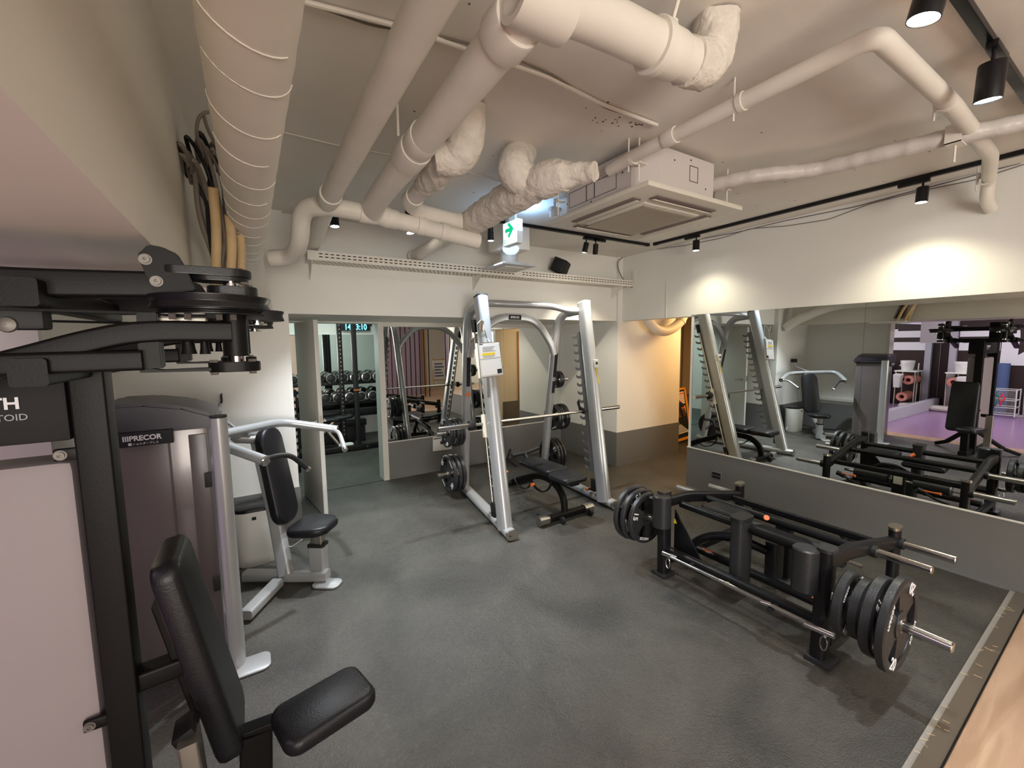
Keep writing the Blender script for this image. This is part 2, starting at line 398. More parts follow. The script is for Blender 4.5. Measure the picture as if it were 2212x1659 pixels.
# letters on the dark studio wall: white bars and part of a big letter
def panel(lo, hi, m, name, label, cat='sign', grp=None):
    bm = B(); box(bm, lo, hi); o = obj(name, bm, m); return tag(o, label, cat, grp)
let = thing('wall_lettering', 'big white lettering of bars and a rounded letter on the dark studio wall', 'sign', (-5.9, 2.0, 1.0))
def bar(y0, y1, z0, z1):
    bm = B(); box(bm, (-5.92, y0, z0), (-5.90, y1, z1)); obj('letter_bar', bm, WHITEINK, let)
bar(2.33, 3.0, 1.76, 1.93); bar(2.33, 3.0, 1.43, 1.64)
poly = [(2.44, 1.98), (2.20, 1.985), (2.10, 1.95), (2.06, 1.88), (2.05, 1.75), (2.06, 1.33), (1.96, 1.42), (1.90, 1.50), (1.2, 1.5), (1.2, 1.10), (1.95, 1.10), (2.32, 1.10), (2.31, 1.78), (2.44, 1.80)]
bm = B(); prism(bm, [(-5.92, a, b) for a, b in poly], (0.02, 0, 0)); obj('rounded_letter', bm, WHITEINK, let)

# ================================================================ SHELF, SPEAKER, VENT, EXIT SIGN
sh = thing('perforated_cable_shelf', 'long white perforated metal shelf along the top of the back wall', 'shelf', (2.4, 4.1, 2.42))
def shelf(bm):
    box(bm, (0.47, 3.985, 2.475), (4.37, 3.992, 2.550)); box(bm, (0.47, 3.99, 2.472), (4.37, 4.198, 2.480))
one('shelf_plate', PIPE, sh, shelf)
def slots(bm):
    x = 0.56
    while x < 4.34:
        if not 2.52 < x < 2.60:
            for z in (2.497, 2.523): box(bm, (x, 3.9835, z), (x + 0.028, 3.9865, z + 0.008))
        x += 0.046
o = one('slot', DARK, sh, slots); o['kind'] = 'stuff'
def perf(bm):
    x = 0.50
    while x < 4.3:
        for k in range(9):
            px, py = x + k * 0.010, 4.005 + k * 0.021
            box(bm, (px, py, 2.4705), (px + 0.010, py + 0.0045, 2.4725))
        x += 0.042
o = one('perforation', LINE, sh, perf); o['kind'] = 'stuff'
for x in (0.50, 2.115, 4.20):
    bm = B(); prism(bm, [(x, 4.199, 2.472), (x, 3.99, 2.472), (x, 3.99, 2.455), (x, 4.19, 2.33), (x, 4.199, 2.33)], (0.006, 0, 0)); obj('bracket', bm, PIPE, sh)
sp = thing('speaker', 'black box loudspeaker tilted on the perforated shelf', 'speaker', (3.23, 4.07, 2.55))
rs = Matrix.Rotation(math.radians(38), 3, 'Z') @ Matrix.Rotation(math.radians(24), 3, 'X')
bm = B(); box(bm, (3.13, 3.99, 2.575), (3.33, 4.15, 2.735), rot=rs, bev=0.012); obj('cabinet', bm, BLKM, sp)
bm = B(); box(bm, (3.142, 3.982, 2.587), (3.318, 3.990, 2.723), rot=rs, piv=(3.23, 4.07, 2.655)); obj('grille', bm, DARK, sp)
bm = B(); cyl(bm, (3.23, 4.08, 2.48), (3.23, 4.08, 2.60), 0.02); box(bm, (3.17, 4.03, 2.480), (3.29, 4.13, 2.486)); obj('mount', bm, BLKM, sp)
vt = thing('ceiling_vent', 'pale square air diffuser hanging on a short duct above the shelf', 'vent', (2.22, 3.6, 2.46))
def dif(bm):
    for k, (w, z0, z1) in enumerate(((0.19, 2.480, 2.492), (0.14, 2.492, 2.515), (0.09, 2.515, 2.53))):
        box(bm, (2.22 - w, 3.6 - w, z0), (2.22 + w, 3.6 + w, z1), bev=0.004)
VENTM = mat('vent_metal', (0.55, 0.56, 0.56), 0.4)
one('diffuser_frame', VENTM, vt, dif)
bm = B(); box(bm, (2.22 - .11, 3.6 - .11, 2.470), (2.22 + .11, 3.6 + .11, 2.479), bev=0.003); obj('diffuser_plate', bm, ACP, vt)
bm = B(); cyl(bm, (2.22, 3.6, 2.53), (2.22, 3.6, 2.64), 0.085, n=28); lathe(bm, (2.22, 3.6, 2.60), (0, 0, 1), [(0, 0.09), (0.01, 0.09)]); obj('neck', bm, VENTM, vt)
bm = B(); box(bm, (2.07, 3.46, 2.64), (2.37, 3.74, CZ), bev=0.004); obj('plenum_box', bm, PIPE, vt)
ex = thing('exit_sign', 'green and white lit exit sign with an arrow hanging from the ceiling', 'exit sign', (2.0, 3.2, 2.6))
# sign faces the camera side
c0, c1 = V((1.985, 3.31, 0)), V((1.998, 3.10, 0)); dd = (c1 - c0).normalized(); nn = V((dd.y, -dd.x, 0))
def signbox(bm, off0, off1, z0, z1, ins=0):
    a = c0 + dd * ins; b = c1 - dd * ins
    prism(bm, [a + nn * off0 + V((0, 0, z0)), b + nn * off0 + V((0, 0, z0)), b + nn * off0 + V((0, 0, z1)), a + nn * off0 + V((0, 0, z1))], nn * (off1 - off0))
bm = B(); signbox(bm, -0.055, 0, 2.60, 2.80); obj('housing', bm, WHITEP, ex)
bm = B(); signbox(bm, 0.0, 0.006, 2.608, 2.793, 0.006); obj('face_panel', bm, SIGNW, ex)
def arrow(bm):
    o_ = c0 + nn * 0.0065 + V((0, 0, 2.665)) + dd * 0.040
    def q(u, v): return o_ + dd * u + V((0, 0, v))
    prism(bm, [q(0.0, 0.045), q(0.068, 0.045), q(0.036, 0.013), q(0.056, -0.007), q(0.124, 0.061), q(0.056, 0.127), q(0.036, 0.107), q(0.068, 0.076), q(0.0, 0.076)], nn * 0.001)
one('arrow', SIGNG, ex, arrow)
def runner(bm):
    o_ = c0 + nn * 0.0065 + V((0, 0, 2.618)) + dd * 0.016
    def q(u, v): return o_ + dd * u + V((0, 0, v))
    def qu(*p): prism(bm, [q(*a) for a in p], nn * 0.001)
    qu((0, 0), (0.004, 0), (0.004, 0.036), (0, 0.036)); qu((0.026, 0), (0.030, 0), (0.030, 0.036), (0.026, 0.036)); qu((0.004, 0.032), (0.026, 0.032), (0.026, 0.036), (0.004, 0.036))
    qu((0.013, 0.024), (0.018, 0.024), (0.018, 0.029), (0.013, 0.029)); qu((0.009, 0.010), (0.014, 0.008), (0.019, 0.022), (0.012, 0.023)); qu((0.006, 0.001), (0.010, 0.001), (0.013, 0.011), (0.009, 0.011))
    qu((0.014, 0.009), (0.021, 0.003), (0.023, 0.006), (0.017, 0.012))
one('running_figure', SIGNG, ex, runner)
bm = B(); signbox(bm, -0.04, -0.02, 2.80, CZ, 0.06); obj('hanger', bm, WHITEP, ex)
rl = thing('round_ceiling_lamp', 'round bluish-white lamp glowing behind the exit sign', 'lamp', (2.13, 3.42, 2.57))
bm = B(); lathe(bm, (2.13, 3.42, 2.57), (0, 0, 1), [(0, .001), (.006, .045), (.03, .072), (.055, .078), (.07, .07)], 28); obj('diffuser', bm, mat('bluish_lamp_glass', (.8, .9, 1), .3, emit=(.45, .7, 1.0), estr=.45), rl)
bm = B(); cyl(bm, (2.13, 3.42, 2.64), (2.13, 3.42, CZ), .05, n=24); obj('lamp_base', bm, WHITEP, rl)
area('round_lamp_light', (2.02, 3.02, 2.70), .12, 1.0, (.30, .58, 1.0), rot=(math.radians(180), 0, 0))
# ================================================================ AIR CONDITIONER
ac = thing('ceiling_air_conditioner', 'ivory four-way cassette air conditioner hanging below the ceiling', 'air conditioner', (2.345, 2.07, 2.59))
x0, x1, y0, y1 = 1.89, 2.80, 1.62, 2.525
def ch(lo, hi, c, z): return [(lo[0] + c, lo[1], z), (hi[0] - c, lo[1], z), (hi[0], lo[1] + c, z), (hi[0], hi[1] - c, z), (hi[0] - c, hi[1], z), (lo[0] + c, hi[1], z), (lo[0], hi[1] - c, z), (lo[0], lo[1] + c, z)]
bm = B(); prism(bm, [(x0 + .16, y0 + .045, 2.635), (x1 - .26, y0 + .045, 2.635), (x1 - .045, y0 + .24, 2.635), (x1 - .045, y1 - .16, 2.635), (x1 - .16, y1 - .045, 2.635), (x0 + .16, y1 - .045, 2.635), (x0 + .045, y1 - .16, 2.635), (x0 + .045, y0 + .16, 2.635)], (0, 0, 0.212), bev=0.003); obj('body', bm, ACB, ac)
def acp(bm):
    b2 = B(); box(b2, (x0, y0, 2.590), (x1, y1, 2.622), bev=0.012)
    for v in b2.verts:
        if v.co.z > 2.61:
            v.co.x = 2.345 + (v.co.x - 2.345) * 1.0; v.co.y = 2.07 + (v.co.y - 2.07) * 1.0
    merge(bm, b2); box(bm, (x0 + .07, y0 + .07, 2.6215), (x1 - .07, y1 - .07, 2.64))
one('fascia_panel', ACP, ac, acp)
bm = B(); box(bm, (x0 + .19, y0 + .19, 2.576), (x1 - .19, y1 - .19, 2.590), bev=0.006); obj('intake_frame', bm, ACP, ac)
def grl(bm):
    box(bm, (x0 + .215, y0 + .215, 2.573), (x1 - .215, y1 - .215, 2.577))
    for k in range(46):
        y = y0 + .22 + k * .0115
        box(bm, (x0 + .22, y, 2.5695), (x1 - .22, y + .004, 2.5725))
one('intake_grille', GRILL, ac, grl)
mat_out = mat('outlet_recess', (.20, .165, .145), .6)
for (lo, hi) in (((x0 + .17, y0 + .075), (x1 - .17, y0 + .14)), ((x0 + .17, y1 - .14), (x1 - .17, y1 - .075)), ((x0 + .075, y0 + .17), (x0 + .14, y1 - .17)), ((x1 - .14, y0 + .17), (x1 - .075, y1 - .17))):
    bm = B(); box(bm, (*lo, 2.582), (*hi, 2.5902), bev=0.004); o = obj('outlet', bm, mat_out, ac)
    bm = B(); dx, dy = hi[0] - lo[0], hi[1] - lo[1]
    if dx > dy: box(bm, (lo[0] + .015, lo[1] + .038, 2.576), (hi[0] - .015, hi[1] - .004, 2.582), rot=Matrix.Rotation(0.22, 3, 'X'), bev=0.002)
    else: box(bm, (lo[0] + .038, lo[1] + .015, 2.576), (hi[0] - .004, hi[1] - .015, 2.582), rot=Matrix.Rotation(0.22, 3, 'Y'), bev=0.002)
    obj('louvre', bm, ACP, o)
def pan(bm, x, ya, yb, za, zb):  # outlined knock-out panel on a face x = const
    t = 0.003
    for (a, b, c, d) in ((ya, ya + t, za, zb), (yb - t, yb, za, zb), (ya, yb, za, za + t), (ya, yb, zb - t, zb)): box(bm, (x - .001, a, c), (x + .001, b, d))
bm = B(); pan(bm, x0 + .045, 1.90, 2.09, 2.665, 2.765); pan(bm, x0 + .045, 2.09, 2.165, 2.665, 2.765); pan(bm, x0 + .045, 2.165, 2.34, 2.665, 2.765)
for y, z in ((1.85, 2.74), (2.12, 2.65), (2.36, 2.70)): cyl(bm, (x0 + .043, y, z), (x0 + .046, y, z), 0.005, n=8)
for a, b, c, d in ((2.30, 2.303, 2.70, 2.79), (2.377, 2.38, 2.70, 2.79), (2.30, 2.38, 2.70, 2.703), (2.30, 2.38, 2.787, 2.79)): box(bm, (a, y0 + .043, c), (b, y0 + .047, d))
for x, z in ((2.16, 2.79), (2.46, 2.68), (2.31, 2.82)): cyl(bm, (x, y0 + .043, z), (x, y0 + .046, z), 0.005, n=8)
obj('knockout_outline', bm, INK, ac, kind='stuff')
for x, y in ((1.925, 1.72), (2.775, 2.45), (2.775, 1.72), (1.925, 2.45)):
    bm = B(); cyl(bm, (x, y, 2.645), (x, y, CZ), 0.005, n=8); box(bm, (x - .02, y - .02, 2.74), (x + .05 if x < 2.3 else x + .02, y + .02, 2.745)); lathe(bm, (x, y, 2.745), (0, 0, 1), [(0, .001), (0, .011), (.01, .011), (.01, .001)], 8); obj('hanger_rod', bm, PIPE, ac)
# ================================================================ PIPES
def pipe(name, label, pts, r, m=PIPE, fil=0.08, couplers=(), cat='pipe', group=None, n=22):
    t = thing(name, label, cat, V(pts[0]), group)
    bm = B(); tube(bm, pts, r, fil, n); obj('pipe_run', bm, m, t)
    for (p, d, w, rr) in couplers:
        bm = B(); lathe(bm, V(p) - V(d).normalized() * w / 2, d, [(0, r * .9), (0, rr), (w * .08, rr * 1.03), (w * .92, rr * 1.03), (w, rr), (w, r * .9)], 26); obj('coupling', bm, m, t)
    return t
# spiral lagged duct
t = thing('spiral_duct', 'thick cream insulated duct with spiral seams running along the left beam', 'duct', (0.04, 2.0, 2.26))
pts = round_path([(0.036, -0.6, 2.344), (0.038, 3.35, 2.344), (0.10, 3.93, 2.10), (0.12, 4.09, 1.96)], 0.22, 8)
def dense(P, st):
    out = [P[0]]
    for a, b in zip(P[:-1], P[1:]):
        k = max(1, int((b - a).length / st))
        for i in range(1, k + 1): out.append(a.lerp(b, i / k))
    return out
bm = B(); dp = dense(pts, 0.06); sweep(bm, dp, circ(0.083, 28), radii=[1 + 0.010 * math.sin(i * 2.6) + random.uniform(-.006, .006) for i in range(len(dp))]); obj('duct_run', bm, PIPE, t)
for k in range(17):
    y = 0.15 + k * 0.19 + random.uniform(-.03, .03)
    bm = B(); path = [V((0.037 + 0.0838 * math.cos(a), y + 0.05 * math.sin(a + 0.8), 2.344 + 0.0838 * math.sin(a))) for a in [PI + i * PI / 16 for i in range(17)]]
    sweep(bm, path[k % 3:16 - (k * 2) % 5], circ(0.0013, 5)); obj('seam', bm, PIPE, t)
P2X, P3X = 0.435, 0.705
pipe('drain_pipe', 'straight cream drain pipe between the spiral duct and the elbowed pipe', [(P2X, -0.6, 2.62), (P2X + .02, 2.70, 2.61), (P2X + 0.10, 4.19, 2.62)], 0.055,
     couplers=[((P2X + .02, 2.72, 2.61), (0, 1, 0), 0.12, 0.062), ((P2X, 0.9, 2.62), (0, 1, 0), 0.10, 0.060)], fil=0.3)
t3 = pipe('elbowed_drain_pipe', 'large cream drain pipe turning a corner near the middle of the ceiling', [(0.84, 2.86, 2.575), (P3X + .01, 2.83, 2.60), (P3X, 2.60, 2.613), (P3X, 1.02, 2.66), (0.80, 0.985, 2.68), (1.36, 0.985, 2.70)], 0.066, fil=0.12,
     couplers=[((P3X, 2.00, 2.636), (0, -1, 0.02), 0.15, 0.074), ((P3X, 1.86, 2.64), (0, -1, .02), 0.10, 0.070), ((P3X, 1.12, 2.657), (0, 1, 0), 0.10, 0.075), ((P3X + .02, 1.0, 2.665), (1, 0, 0), 0.17, 0.078), ((1.17, .985, 2.69), (1, 0, .02), 0.035, 0.079), ((1.22, .985, 2.692), (1, 0, .02), 0.10, 0.071)], n=28)
bm = B(); cyl(bm, (1.20, 0.95, 2.74), (1.205, 0.90, CZ), 0.006, n=8); box(bm, (1.19, 0.935, 2.72), (1.215, 0.96, 2.76)); obj('hanger_rod', bm, PIPE, t3)
bm = B(); cyl(bm, (P3X - .06, 2.0, 2.70), (P3X - .06, 2.0, CZ), 0.006, n=8); obj('hanger_rod', bm, PIPE, t3)
bm = B(); sweep(bm, dense(round_path([(1.33, 0.985, 2.70), (1.43, 0.985, 2.71), (1.475, 0.985, 2.78), (1.475, 0.975, CZ)], 0.07, 6), 0.012), circ(0.074, 30)); bmesh.ops.recalc_face_normals(bm, faces=bm.faces[:]); lumpy(bm, .008, 22, .0035); obj('lagged_elbow', bm, LAG, t3)
pb = pipe('cross_drain_pipe', 'cream drain pipe crossing under the ceiling with a swan-neck end into the duct', [(0.17, 3.45, 2.36), (0.30, 3.40, 2.37), (0.33, 3.10, 2.42), (0.33, 2.98, 2.60), (0.48, 2.86, 2.60), (0.78, 2.85, 2.58), (1.50, 2.87, 2.505)], 0.055, fil=0.12,
     couplers=[((0.705, 2.85, 2.585), (1, 0, -.05), 0.11, 0.061), ((0.86, 2.85, 2.572), (1, 0, -.1), 0.06, 0.060), ((1.05, 2.85, 2.553), (1, 0, -.1), 0.05, 0.060), ((1.22, 2.855, 2.535), (1, 0, -.1), 0.05, 0.060)])
pipe('short_drain_pipe', 'short cream drain pipe dropping from the lagged bend into the cross pipes', [(0.93, 2.40, 2.665), (0.94, 2.76, 2.66), (1.05, 2.86, 2.65), (1.46, 2.92, 2.635)], 0.052, fil=0.09,
     couplers=[((0.935, 2.66, 2.662), (0, 1, 0), 0.10, 0.058), ((1.36, 2.905, 2.64), (1, .15, -.04), 0.05, 0.058)])
def wrapped(name, label, paths, grp=None):
    t = thing(name, label, 'pipe insulation', V(paths[0][0][0]))
    for pts, r, rad in paths:
        P = dense(round_path(pts, 0.09, 6), 0.014); n = len(P)
        bm = B(); rr = []
        for i in range(n):
            f = i / (n - 1) * (len(rad) - 1); k = int(min(f, len(rad) - 2)); rr.append(rad[k] * (1 - (f - k)) + rad[k + 1] * (f - k))
        sweep(bm, P, circ(r, 40), radii=[q * (1 + random.uniform(-.008, .008)) for q in rr]); bmesh.ops.recalc_face_normals(bm, faces=bm.faces[:]); lumpy(bm, .009, 20, .0035); obj('lagging', bm, LAG, t)
    return t
wrapped('lagged_pipe_bend', 'lumpy insulated pipe bend hooked down beside the large elbowed pipe', [([(0.96, 1.90, CZ), (0.97, 1.94, 2.74), (0.955, 2.02, 2.675), (0.86, 2.07, 2.67)], 0.075, [1, 1.1, 1.15, 1.0]), ([(0.90, 2.03, 2.68), (0.93, 2.22, 2.67), (0.935, 2.46, 2.665)], 0.066, [0.8, 1.1, 1.05, 0.9])])
wrapped('lagged_pipe_junction', 'lumpy insulated pipe junction with two stubs beside the air conditioner', [
    ([(1.455, 2.90, 2.64), (1.45, 2.30, 2.655), (1.47, 1.98, 2.66)], 0.095, [0.9, 1.0, 1.0, 1.05, 0.9]),
    ([(1.46, 2.14, 2.67), (1.534, 2.133, 2.690), (1.347, 2.111, 2.700), (1.356, 2.133, 2.780), (1.479, 2.181, 2.880)], 0.086, [0.7, 1.0, 1.12, 1.12, 1.0, .8]),
    ([(1.46, 2.08, 2.66), (1.50, 1.93, 2.66), (1.56, 1.82, 2.65), (1.60, 1.73, 2.64)], 0.085, [1.0, 1.15, 0.95, 0.62, 0.58])])
pipe('sloping_drain_pipe', 'cream pipe running from the lagged junction down to the perforated shelf', [(1.455, 2.85, 2.62), (1.455, 4.19, 2.615)], 0.058, couplers=[((1.455, 4.15, 2.615), (0, 1, 0), 0.05, 0.064)])
tp = pipe('sprinkler_pipe', 'thin white pipe crossing the ceiling and turning near the track lights', [(1.90, 1.92, 2.77), (1.86, 1.60, 2.765), (1.86, 0.64, 2.765), (2.70, 0.64, 2.765), (3.60, 0.68, 2.765), (4.20, 0.79, 2.765), (4.22, 0.80, 2.66), (4.36, 0.80, 2.62)], 0.034, fil=0.06, couplers=[((1.86, 1.46, 2.765), (0, 1, 0), 0.07, 0.040)])
for (x, y) in ((1.86, 1.10), (2.63, 0.645), (1.88, 1.72), (4.1, 0.79)):
    bm = B(); cyl(bm, (x, y + .035, 2.70), (x, y + .035, CZ), 0.0045, n=8); lathe(bm, (x, y, 2.765), (1, 0, 0) if x in (2.63, 4.1) else (0, 1, 0), [(-.012, .03), (-.012, .039), (.012, .039), (.012, .03)], 18); obj('hanger_rod', bm, PIPE, tp)
fx = thing('wrapped_refrigerant_line', 'pale wrapped hose running from the air conditioner across the ceiling', 'hose', (2.9, 1.2, 2.7))
P = dense(round_path([(2.60, 1.90, 2.75), (2.632, 1.641, 2.750), (2.710, 1.476, 2.750), (2.929, 1.269, 2.750), (2.990, 0.982, 2.750), (3.056, 0.710, 2.750), (3.154, 0.507, 2.750), (3.35, -0.1, 2.75)], 0.1), 0.012)
bm = B(); sweep(bm, P, circ(0.041, 20), radii=[1 + 0.05 * math.sin(i * 0.9) + random.uniform(-.03, .03) for i in range(len(P))], bumpy=0.012)
obj('hose', bm, mat('wrap_tape', (0.60, 0.57, 0.53), 0.35, bump=0.3, bscale=50), fx)
bm = B(); cyl(bm, (3.05, 0.70, 2.62), (3.05, 0.70, CZ), 0.005, n=8); box(bm, (3.00, 0.67, 2.700), (3.10, 0.73, 2.706)); box(bm, (3.0, 0.67, 2.70), (3.005, .73, 2.79)); obj('hanger_rod', bm, PIPE, fx)
fx2 = thing('bundled_pipe_end', 'looped cables hanging at the side of the air conditioner', 'cable', (2.62, 1.75, 2.65))
for k in range(2):
    bm = B(); tube(bm, [(2.60 + .01 * k, 1.76, 2.83), (2.65 + .02 * k, 1.74, 2.78), (2.62, 1.73 - .02 * k, 2.70), (2.66, 1.74, 2.65)], 0.006, 0.03, 8); obj('cable_loop', bm, CABLE, fx2)
# right corner junction box of pipe
def wire(name, label, pts, r, m=PIPE, cat='cable', fil=0.05):
    bm = B(); tube(bm, pts, r, fil, 8); o = obj(name, bm, m); return tag(o, label, cat)
wire('ceiling_conduit', 'white conduit snaking over the ceiling from the spiral duct to the air conditioner', [(0.202, 1.620, 2.865), (0.367, 1.589, 2.865), (0.550, 1.559, 2.865), (0.798, 1.544, 2.865), (1.136, 1.524, 2.865), (1.486, 1.559, 2.865), (1.872, 1.554, 2.865)], 0.009)
wire('ceiling_cable', 'thin cable beside the white conduit on the ceiling', [(0.230, 1.626, 2.872), (0.436, 1.620, 2.872), (0.635, 1.554, 2.872), (0.859, 1.506, 2.872), (1.150, 1.511, 2.872), (1.543, 1.587, 2.872), (1.854, 1.554, 2.872)], 0.004, CABLE)
wire('ceiling_joint_wire', 'thin line of wire crossing the ceiling below the lagged bends', [(0.224, 2.626, 2.874), (0.477, 2.641, 2.874), (0.807, 2.606, 2.874), (1.190, 2.592, 2.874), (1.606, 2.652, 2.874)], 0.003, PIPE)
wire('wall_cable', 'loose dark cable sagging along the top of the mirror wall', [(4.370, 4.162, 2.881), (4.370, 3.733, 2.892), (4.370, 3.196, 2.850), (4.370, 2.744, 2.838), (4.370, 2.450, 2.866), (4.370, 2.101, 2.812), (4.370, 1.763, 2.788), (4.370, 1.474, 2.841), (4.370, 1.167, 2.850), (4.370, 0.880, 2.839), (4.370, 0.671, 2.867)], 0.0035, CABLE)
wire('wall_cable_upper', 'second thin cable following the ceiling edge above the mirror wall', [(4.371, 3.734, 2.921), (4.371, 3.078, 2.883), (4.371, 2.545, 2.860), (4.371, 2.145, 2.865), (4.371, 1.568, 2.844), (4.371, 1.247, 2.861), (4.371, 0.905, 2.871), (4.371, 0.686, 2.881)], 0.0035, LINE)
wire('corner_cable', 'cable dropping in the corner onto the end of the perforated shelf', [(4.357, 4.150, 2.878), (4.263, 4.150, 2.815), (4.273, 4.150, 2.725), (4.283, 4.100, 2.615), (4.34, 4.05, 2.50), (4.37, 3.98, 2.46)], 0.006, CABLE)
bm = B()
for k in range(9): tube(bm, [(3.9 + random.uniform(-.1, .35), 4.05 + random.uniform(-.05, .1), 2.49), (4.0 + random.uniform(-.1, .2), 4.1, 2.49 + random.uniform(.01, .07)), (4.2 + random.uniform(-.1, .1), 4.08 + random.uniform(-.05, .05), 2.49 + random.uniform(0, .05)), (4.33, 4.1 + random.uniform(-.08, .08), 2.485)], 0.005, 0.03, 6)
tag(obj('shelf_cables', bm, CABLE), 'tangle of dark cables lying on the corner end of the perforated shelf', 'cable')
spk = B()
for k in range(46):
    x, y = random.uniform(.5, 4.2), random.uniform(.5, 3.4); r = random.uniform(.0025, .007)
    cyl(spk, (x, y, CZ - .0015), (x, y, CZ + .001), r, r * .6, n=6)
for k in range(22):
    x = random.uniform(1.55, 1.83); y = 1.75 - (x - 1.5) * .5 + random.uniform(-.05, .05); cyl(spk, (x, y, CZ - .0015), (x, y, CZ + .001), random.uniform(.003, .008), n=5)
struct('trim_21', spk, LINE)
# smoke detector / fixture by the air conditioner
sd = thing('ceiling_camera', 'small white fixture on the ceiling between the lagged junction and the air conditioner', 'detector', (2.137, 2.766, 2.740))
cx, cy = 2.02, 2.66
bm = B(); c = V(sd.location); cyl(bm, c + V((0, 0, .0)), c + V((0, 0, .06)), 0.038, 0.042, 24); obj('cap', bm, WHITEP, sd)
bm = B(); cyl(bm, c + V((0, 0, .06)), c + V((0, 0, CZ - c.z)), 0.012); box(bm, c + V((-.05, -.03, .05)), c + V((.05, .03, .075)), bev=.004); obj('arm', bm, WHITEP, sd)
# ================================================================ CABLE BUNDLE ON THE LEFT BEAM
cb = thing('cable_bundle', 'thick bundle of grey cables with cream conduits dropping beside the left beam', 'cable bundle', (-0.08, 2.5, 2.05))
src = [(-0.183, 2.360, 2.574), (-0.165, 2.360, 2.558), (-0.139, 2.360, 2.583), (-0.114, 2.360, 2.579), (-0.082, 2.360, 2.566), (-0.056, 2.360, 2.571), (-0.183, 2.360, 2.526), (-0.152, 2.360, 2.513), (-0.096, 2.360, 2.602), (-0.047, 2.360, 2.533)]
for k, s_ in enumerate(src * 2):
    s_ = V(s_) + V((random.uniform(-.02, .02), random.uniform(-.05, .05), random.uniform(-.02, .02)))
    top = s_ + V((random.uniform(-.03, 0), -0.05, 0.05)); end = V((-0.115 + random.uniform(0, .14), 2.50 + random.uniform(-.05, .06), 2.06))
    mid = s_.lerp(end, 0.45) + V((random.uniform(-.02, .03), random.uniform(-.03, .03), random.uniform(-.02, .03)))
    bm = B(); tube(bm, [s_ + V((-.02, .12, .0)), top, s_ + V((0.03, .08, -.02)), mid, end], random.uniform(.007, .011), 0.09, 8); obj('cable', bm, CABLE if k % 4 else BLKM, cb)
for k, (a, b) in enumerate((((-0.086, 2.270, 2.429), (-0.110, 2.40, 2.05)), ((-0.034, 2.290, 2.326), (-0.055, 2.42, 2.05)), ((-0.001, 2.400, 2.275), (-0.020, 2.50, 2.05)))):
    a, b = V(a), V(b); bm = B(); tube(bm, [a, a.lerp(b, .5) + V((.012, 0, .02)), b, b + V((0, .02, -.06))], 0.020, 0.2, 12); obj('conduit', bm, CREAM, cb)
for k in range(2):
    bm = B(); tube(bm, [(-0.039, 2.200, 2.719), (-0.110, 2.200, 2.695), (-0.131, 2.250, 2.627), (-0.114, 2.360, 2.588)] if k == 0 else [(-0.096, 2.200, 2.687), (-0.086, 2.250, 2.647), (-0.046, 2.360, 2.603)], 0.007, 0.08, 8); obj('cable', bm, CABLE, cb)
bm = B(); box(bm, (-0.19, 2.40, 1.985), (0.03, 2.86, 2.02), bev=.004); tag(obj('wall_tray', bm, TRIM), 'white tray under the left beam catching the cable bundle', 'tray')
# ================================================================ TRACKS AND TRACK LAMPS
def track(name, label, a, b):
    t = thing(name, label, 'lighting track', V(a)); bm = B(); beam(bm, [a, b], 0.034, 0.028, 0.003); obj('rail', bm, BLK, t)
    a, b = V(a), V(b); d = (b - a).normalized()
    for e, s_ in ((a, 1), (b, -1)):
        bm = B(); beam(bm, [e - d * s_ * .004, e + d * s_ * .05], 0.036, 0.032, 0.003); obj('end_cap', bm, BLKM, t)
    return t
track('lighting_track', 'black lighting track along the mirror wall', (4.06, 3.38, 2.865), (4.075, -0.3, 2.865))
track('lighting_track', 'black lighting track parallel to the back wall shelf', (1.95, 3.46, 2.865), (4.03, 3.44, 2.865))
track('lighting_track', 'short black lighting track nearest the viewer at the ceiling', (1.2, 0.49, 2.865), (4.0, 0.50, 2.865))
def lamp(loc, tgt, label, power, col, r=0.034, L=0.105, angle=70, adaptor='x', lens=None, soft=0.025, drop=0.065, blend=.6, direct=False):
    loc, tgt = V(loc), V(tgt); t = thing('track_lamp', label, 'spotlight', loc); d = (tgt - loc).normalized()
    e = V((1, 0, 0)) if adaptor == 'x' else V((0, 1, 0))
    top = V((loc.x, loc.y, 2.85)); j = V((loc.x, loc.y, loc.z))
    if not direct:
        bm = B(); p = top + e * 0.05; box(bm, (p.x - (.085 if adaptor == 'x' else .017), p.y - (.085 if adaptor == 'y' else .017), 2.826), (p.x + (.085 if adaptor == 'x' else .017), p.y + (.085 if adaptor == 'y' else .017), 2.85), bev=.003); obj('adaptor', bm, BLK, t)
        bm = B(); cyl(bm, top + V((0, 0, -.02)), loc + V((0, 0, .0)), 0.007, n=10); obj('stem', bm, BLK, t)
    c0 = loc - d * 0.02
    bm = B(); lathe(bm, c0, d, [(0, .001), (0, r * .96), (.004, r), (L, r), (L, r * .93), (L - .004, r * .9)], 28); obj('housing', bm, BLK, t)
    bm = B(); lathe(bm, c0 + d * (L - .004), d, [(.004, .0005), (.003, r * .5), (0, r * .9)], 28); obj('lens', bm, lens or LENSW, t)
    if direct:
        bm = B(); cyl(bm, c0, V((c0.x, c0.y, CZ)), r * 0.9, n=20); obj('mount', bm, BLK, t)
    spot(loc + d * (L + 0.01), tgt, power, col, angle, blend, soft)
    return t
lamp((4.065, 2.84, 2.775), (3.95, 2.78, 0.5), 'black track lamp lighting the far end of the mirror wall', 13, WALLC, adaptor='y', angle=135, blend=1, soft=.05)
lamp((4.07, 1.08, 2.775), (3.9, 1.10, 0.5), 'black track lamp lighting the near part of the mirror wall', 20, WALLC, adaptor='y', angle=135, blend=1, soft=.05)
lamp((3.10, 3.47, 2.775), (2.75, 3.9, 0.4), 'black track lamp, first of the pair before the back wall', 32, NEUT, r=.028, angle=75)
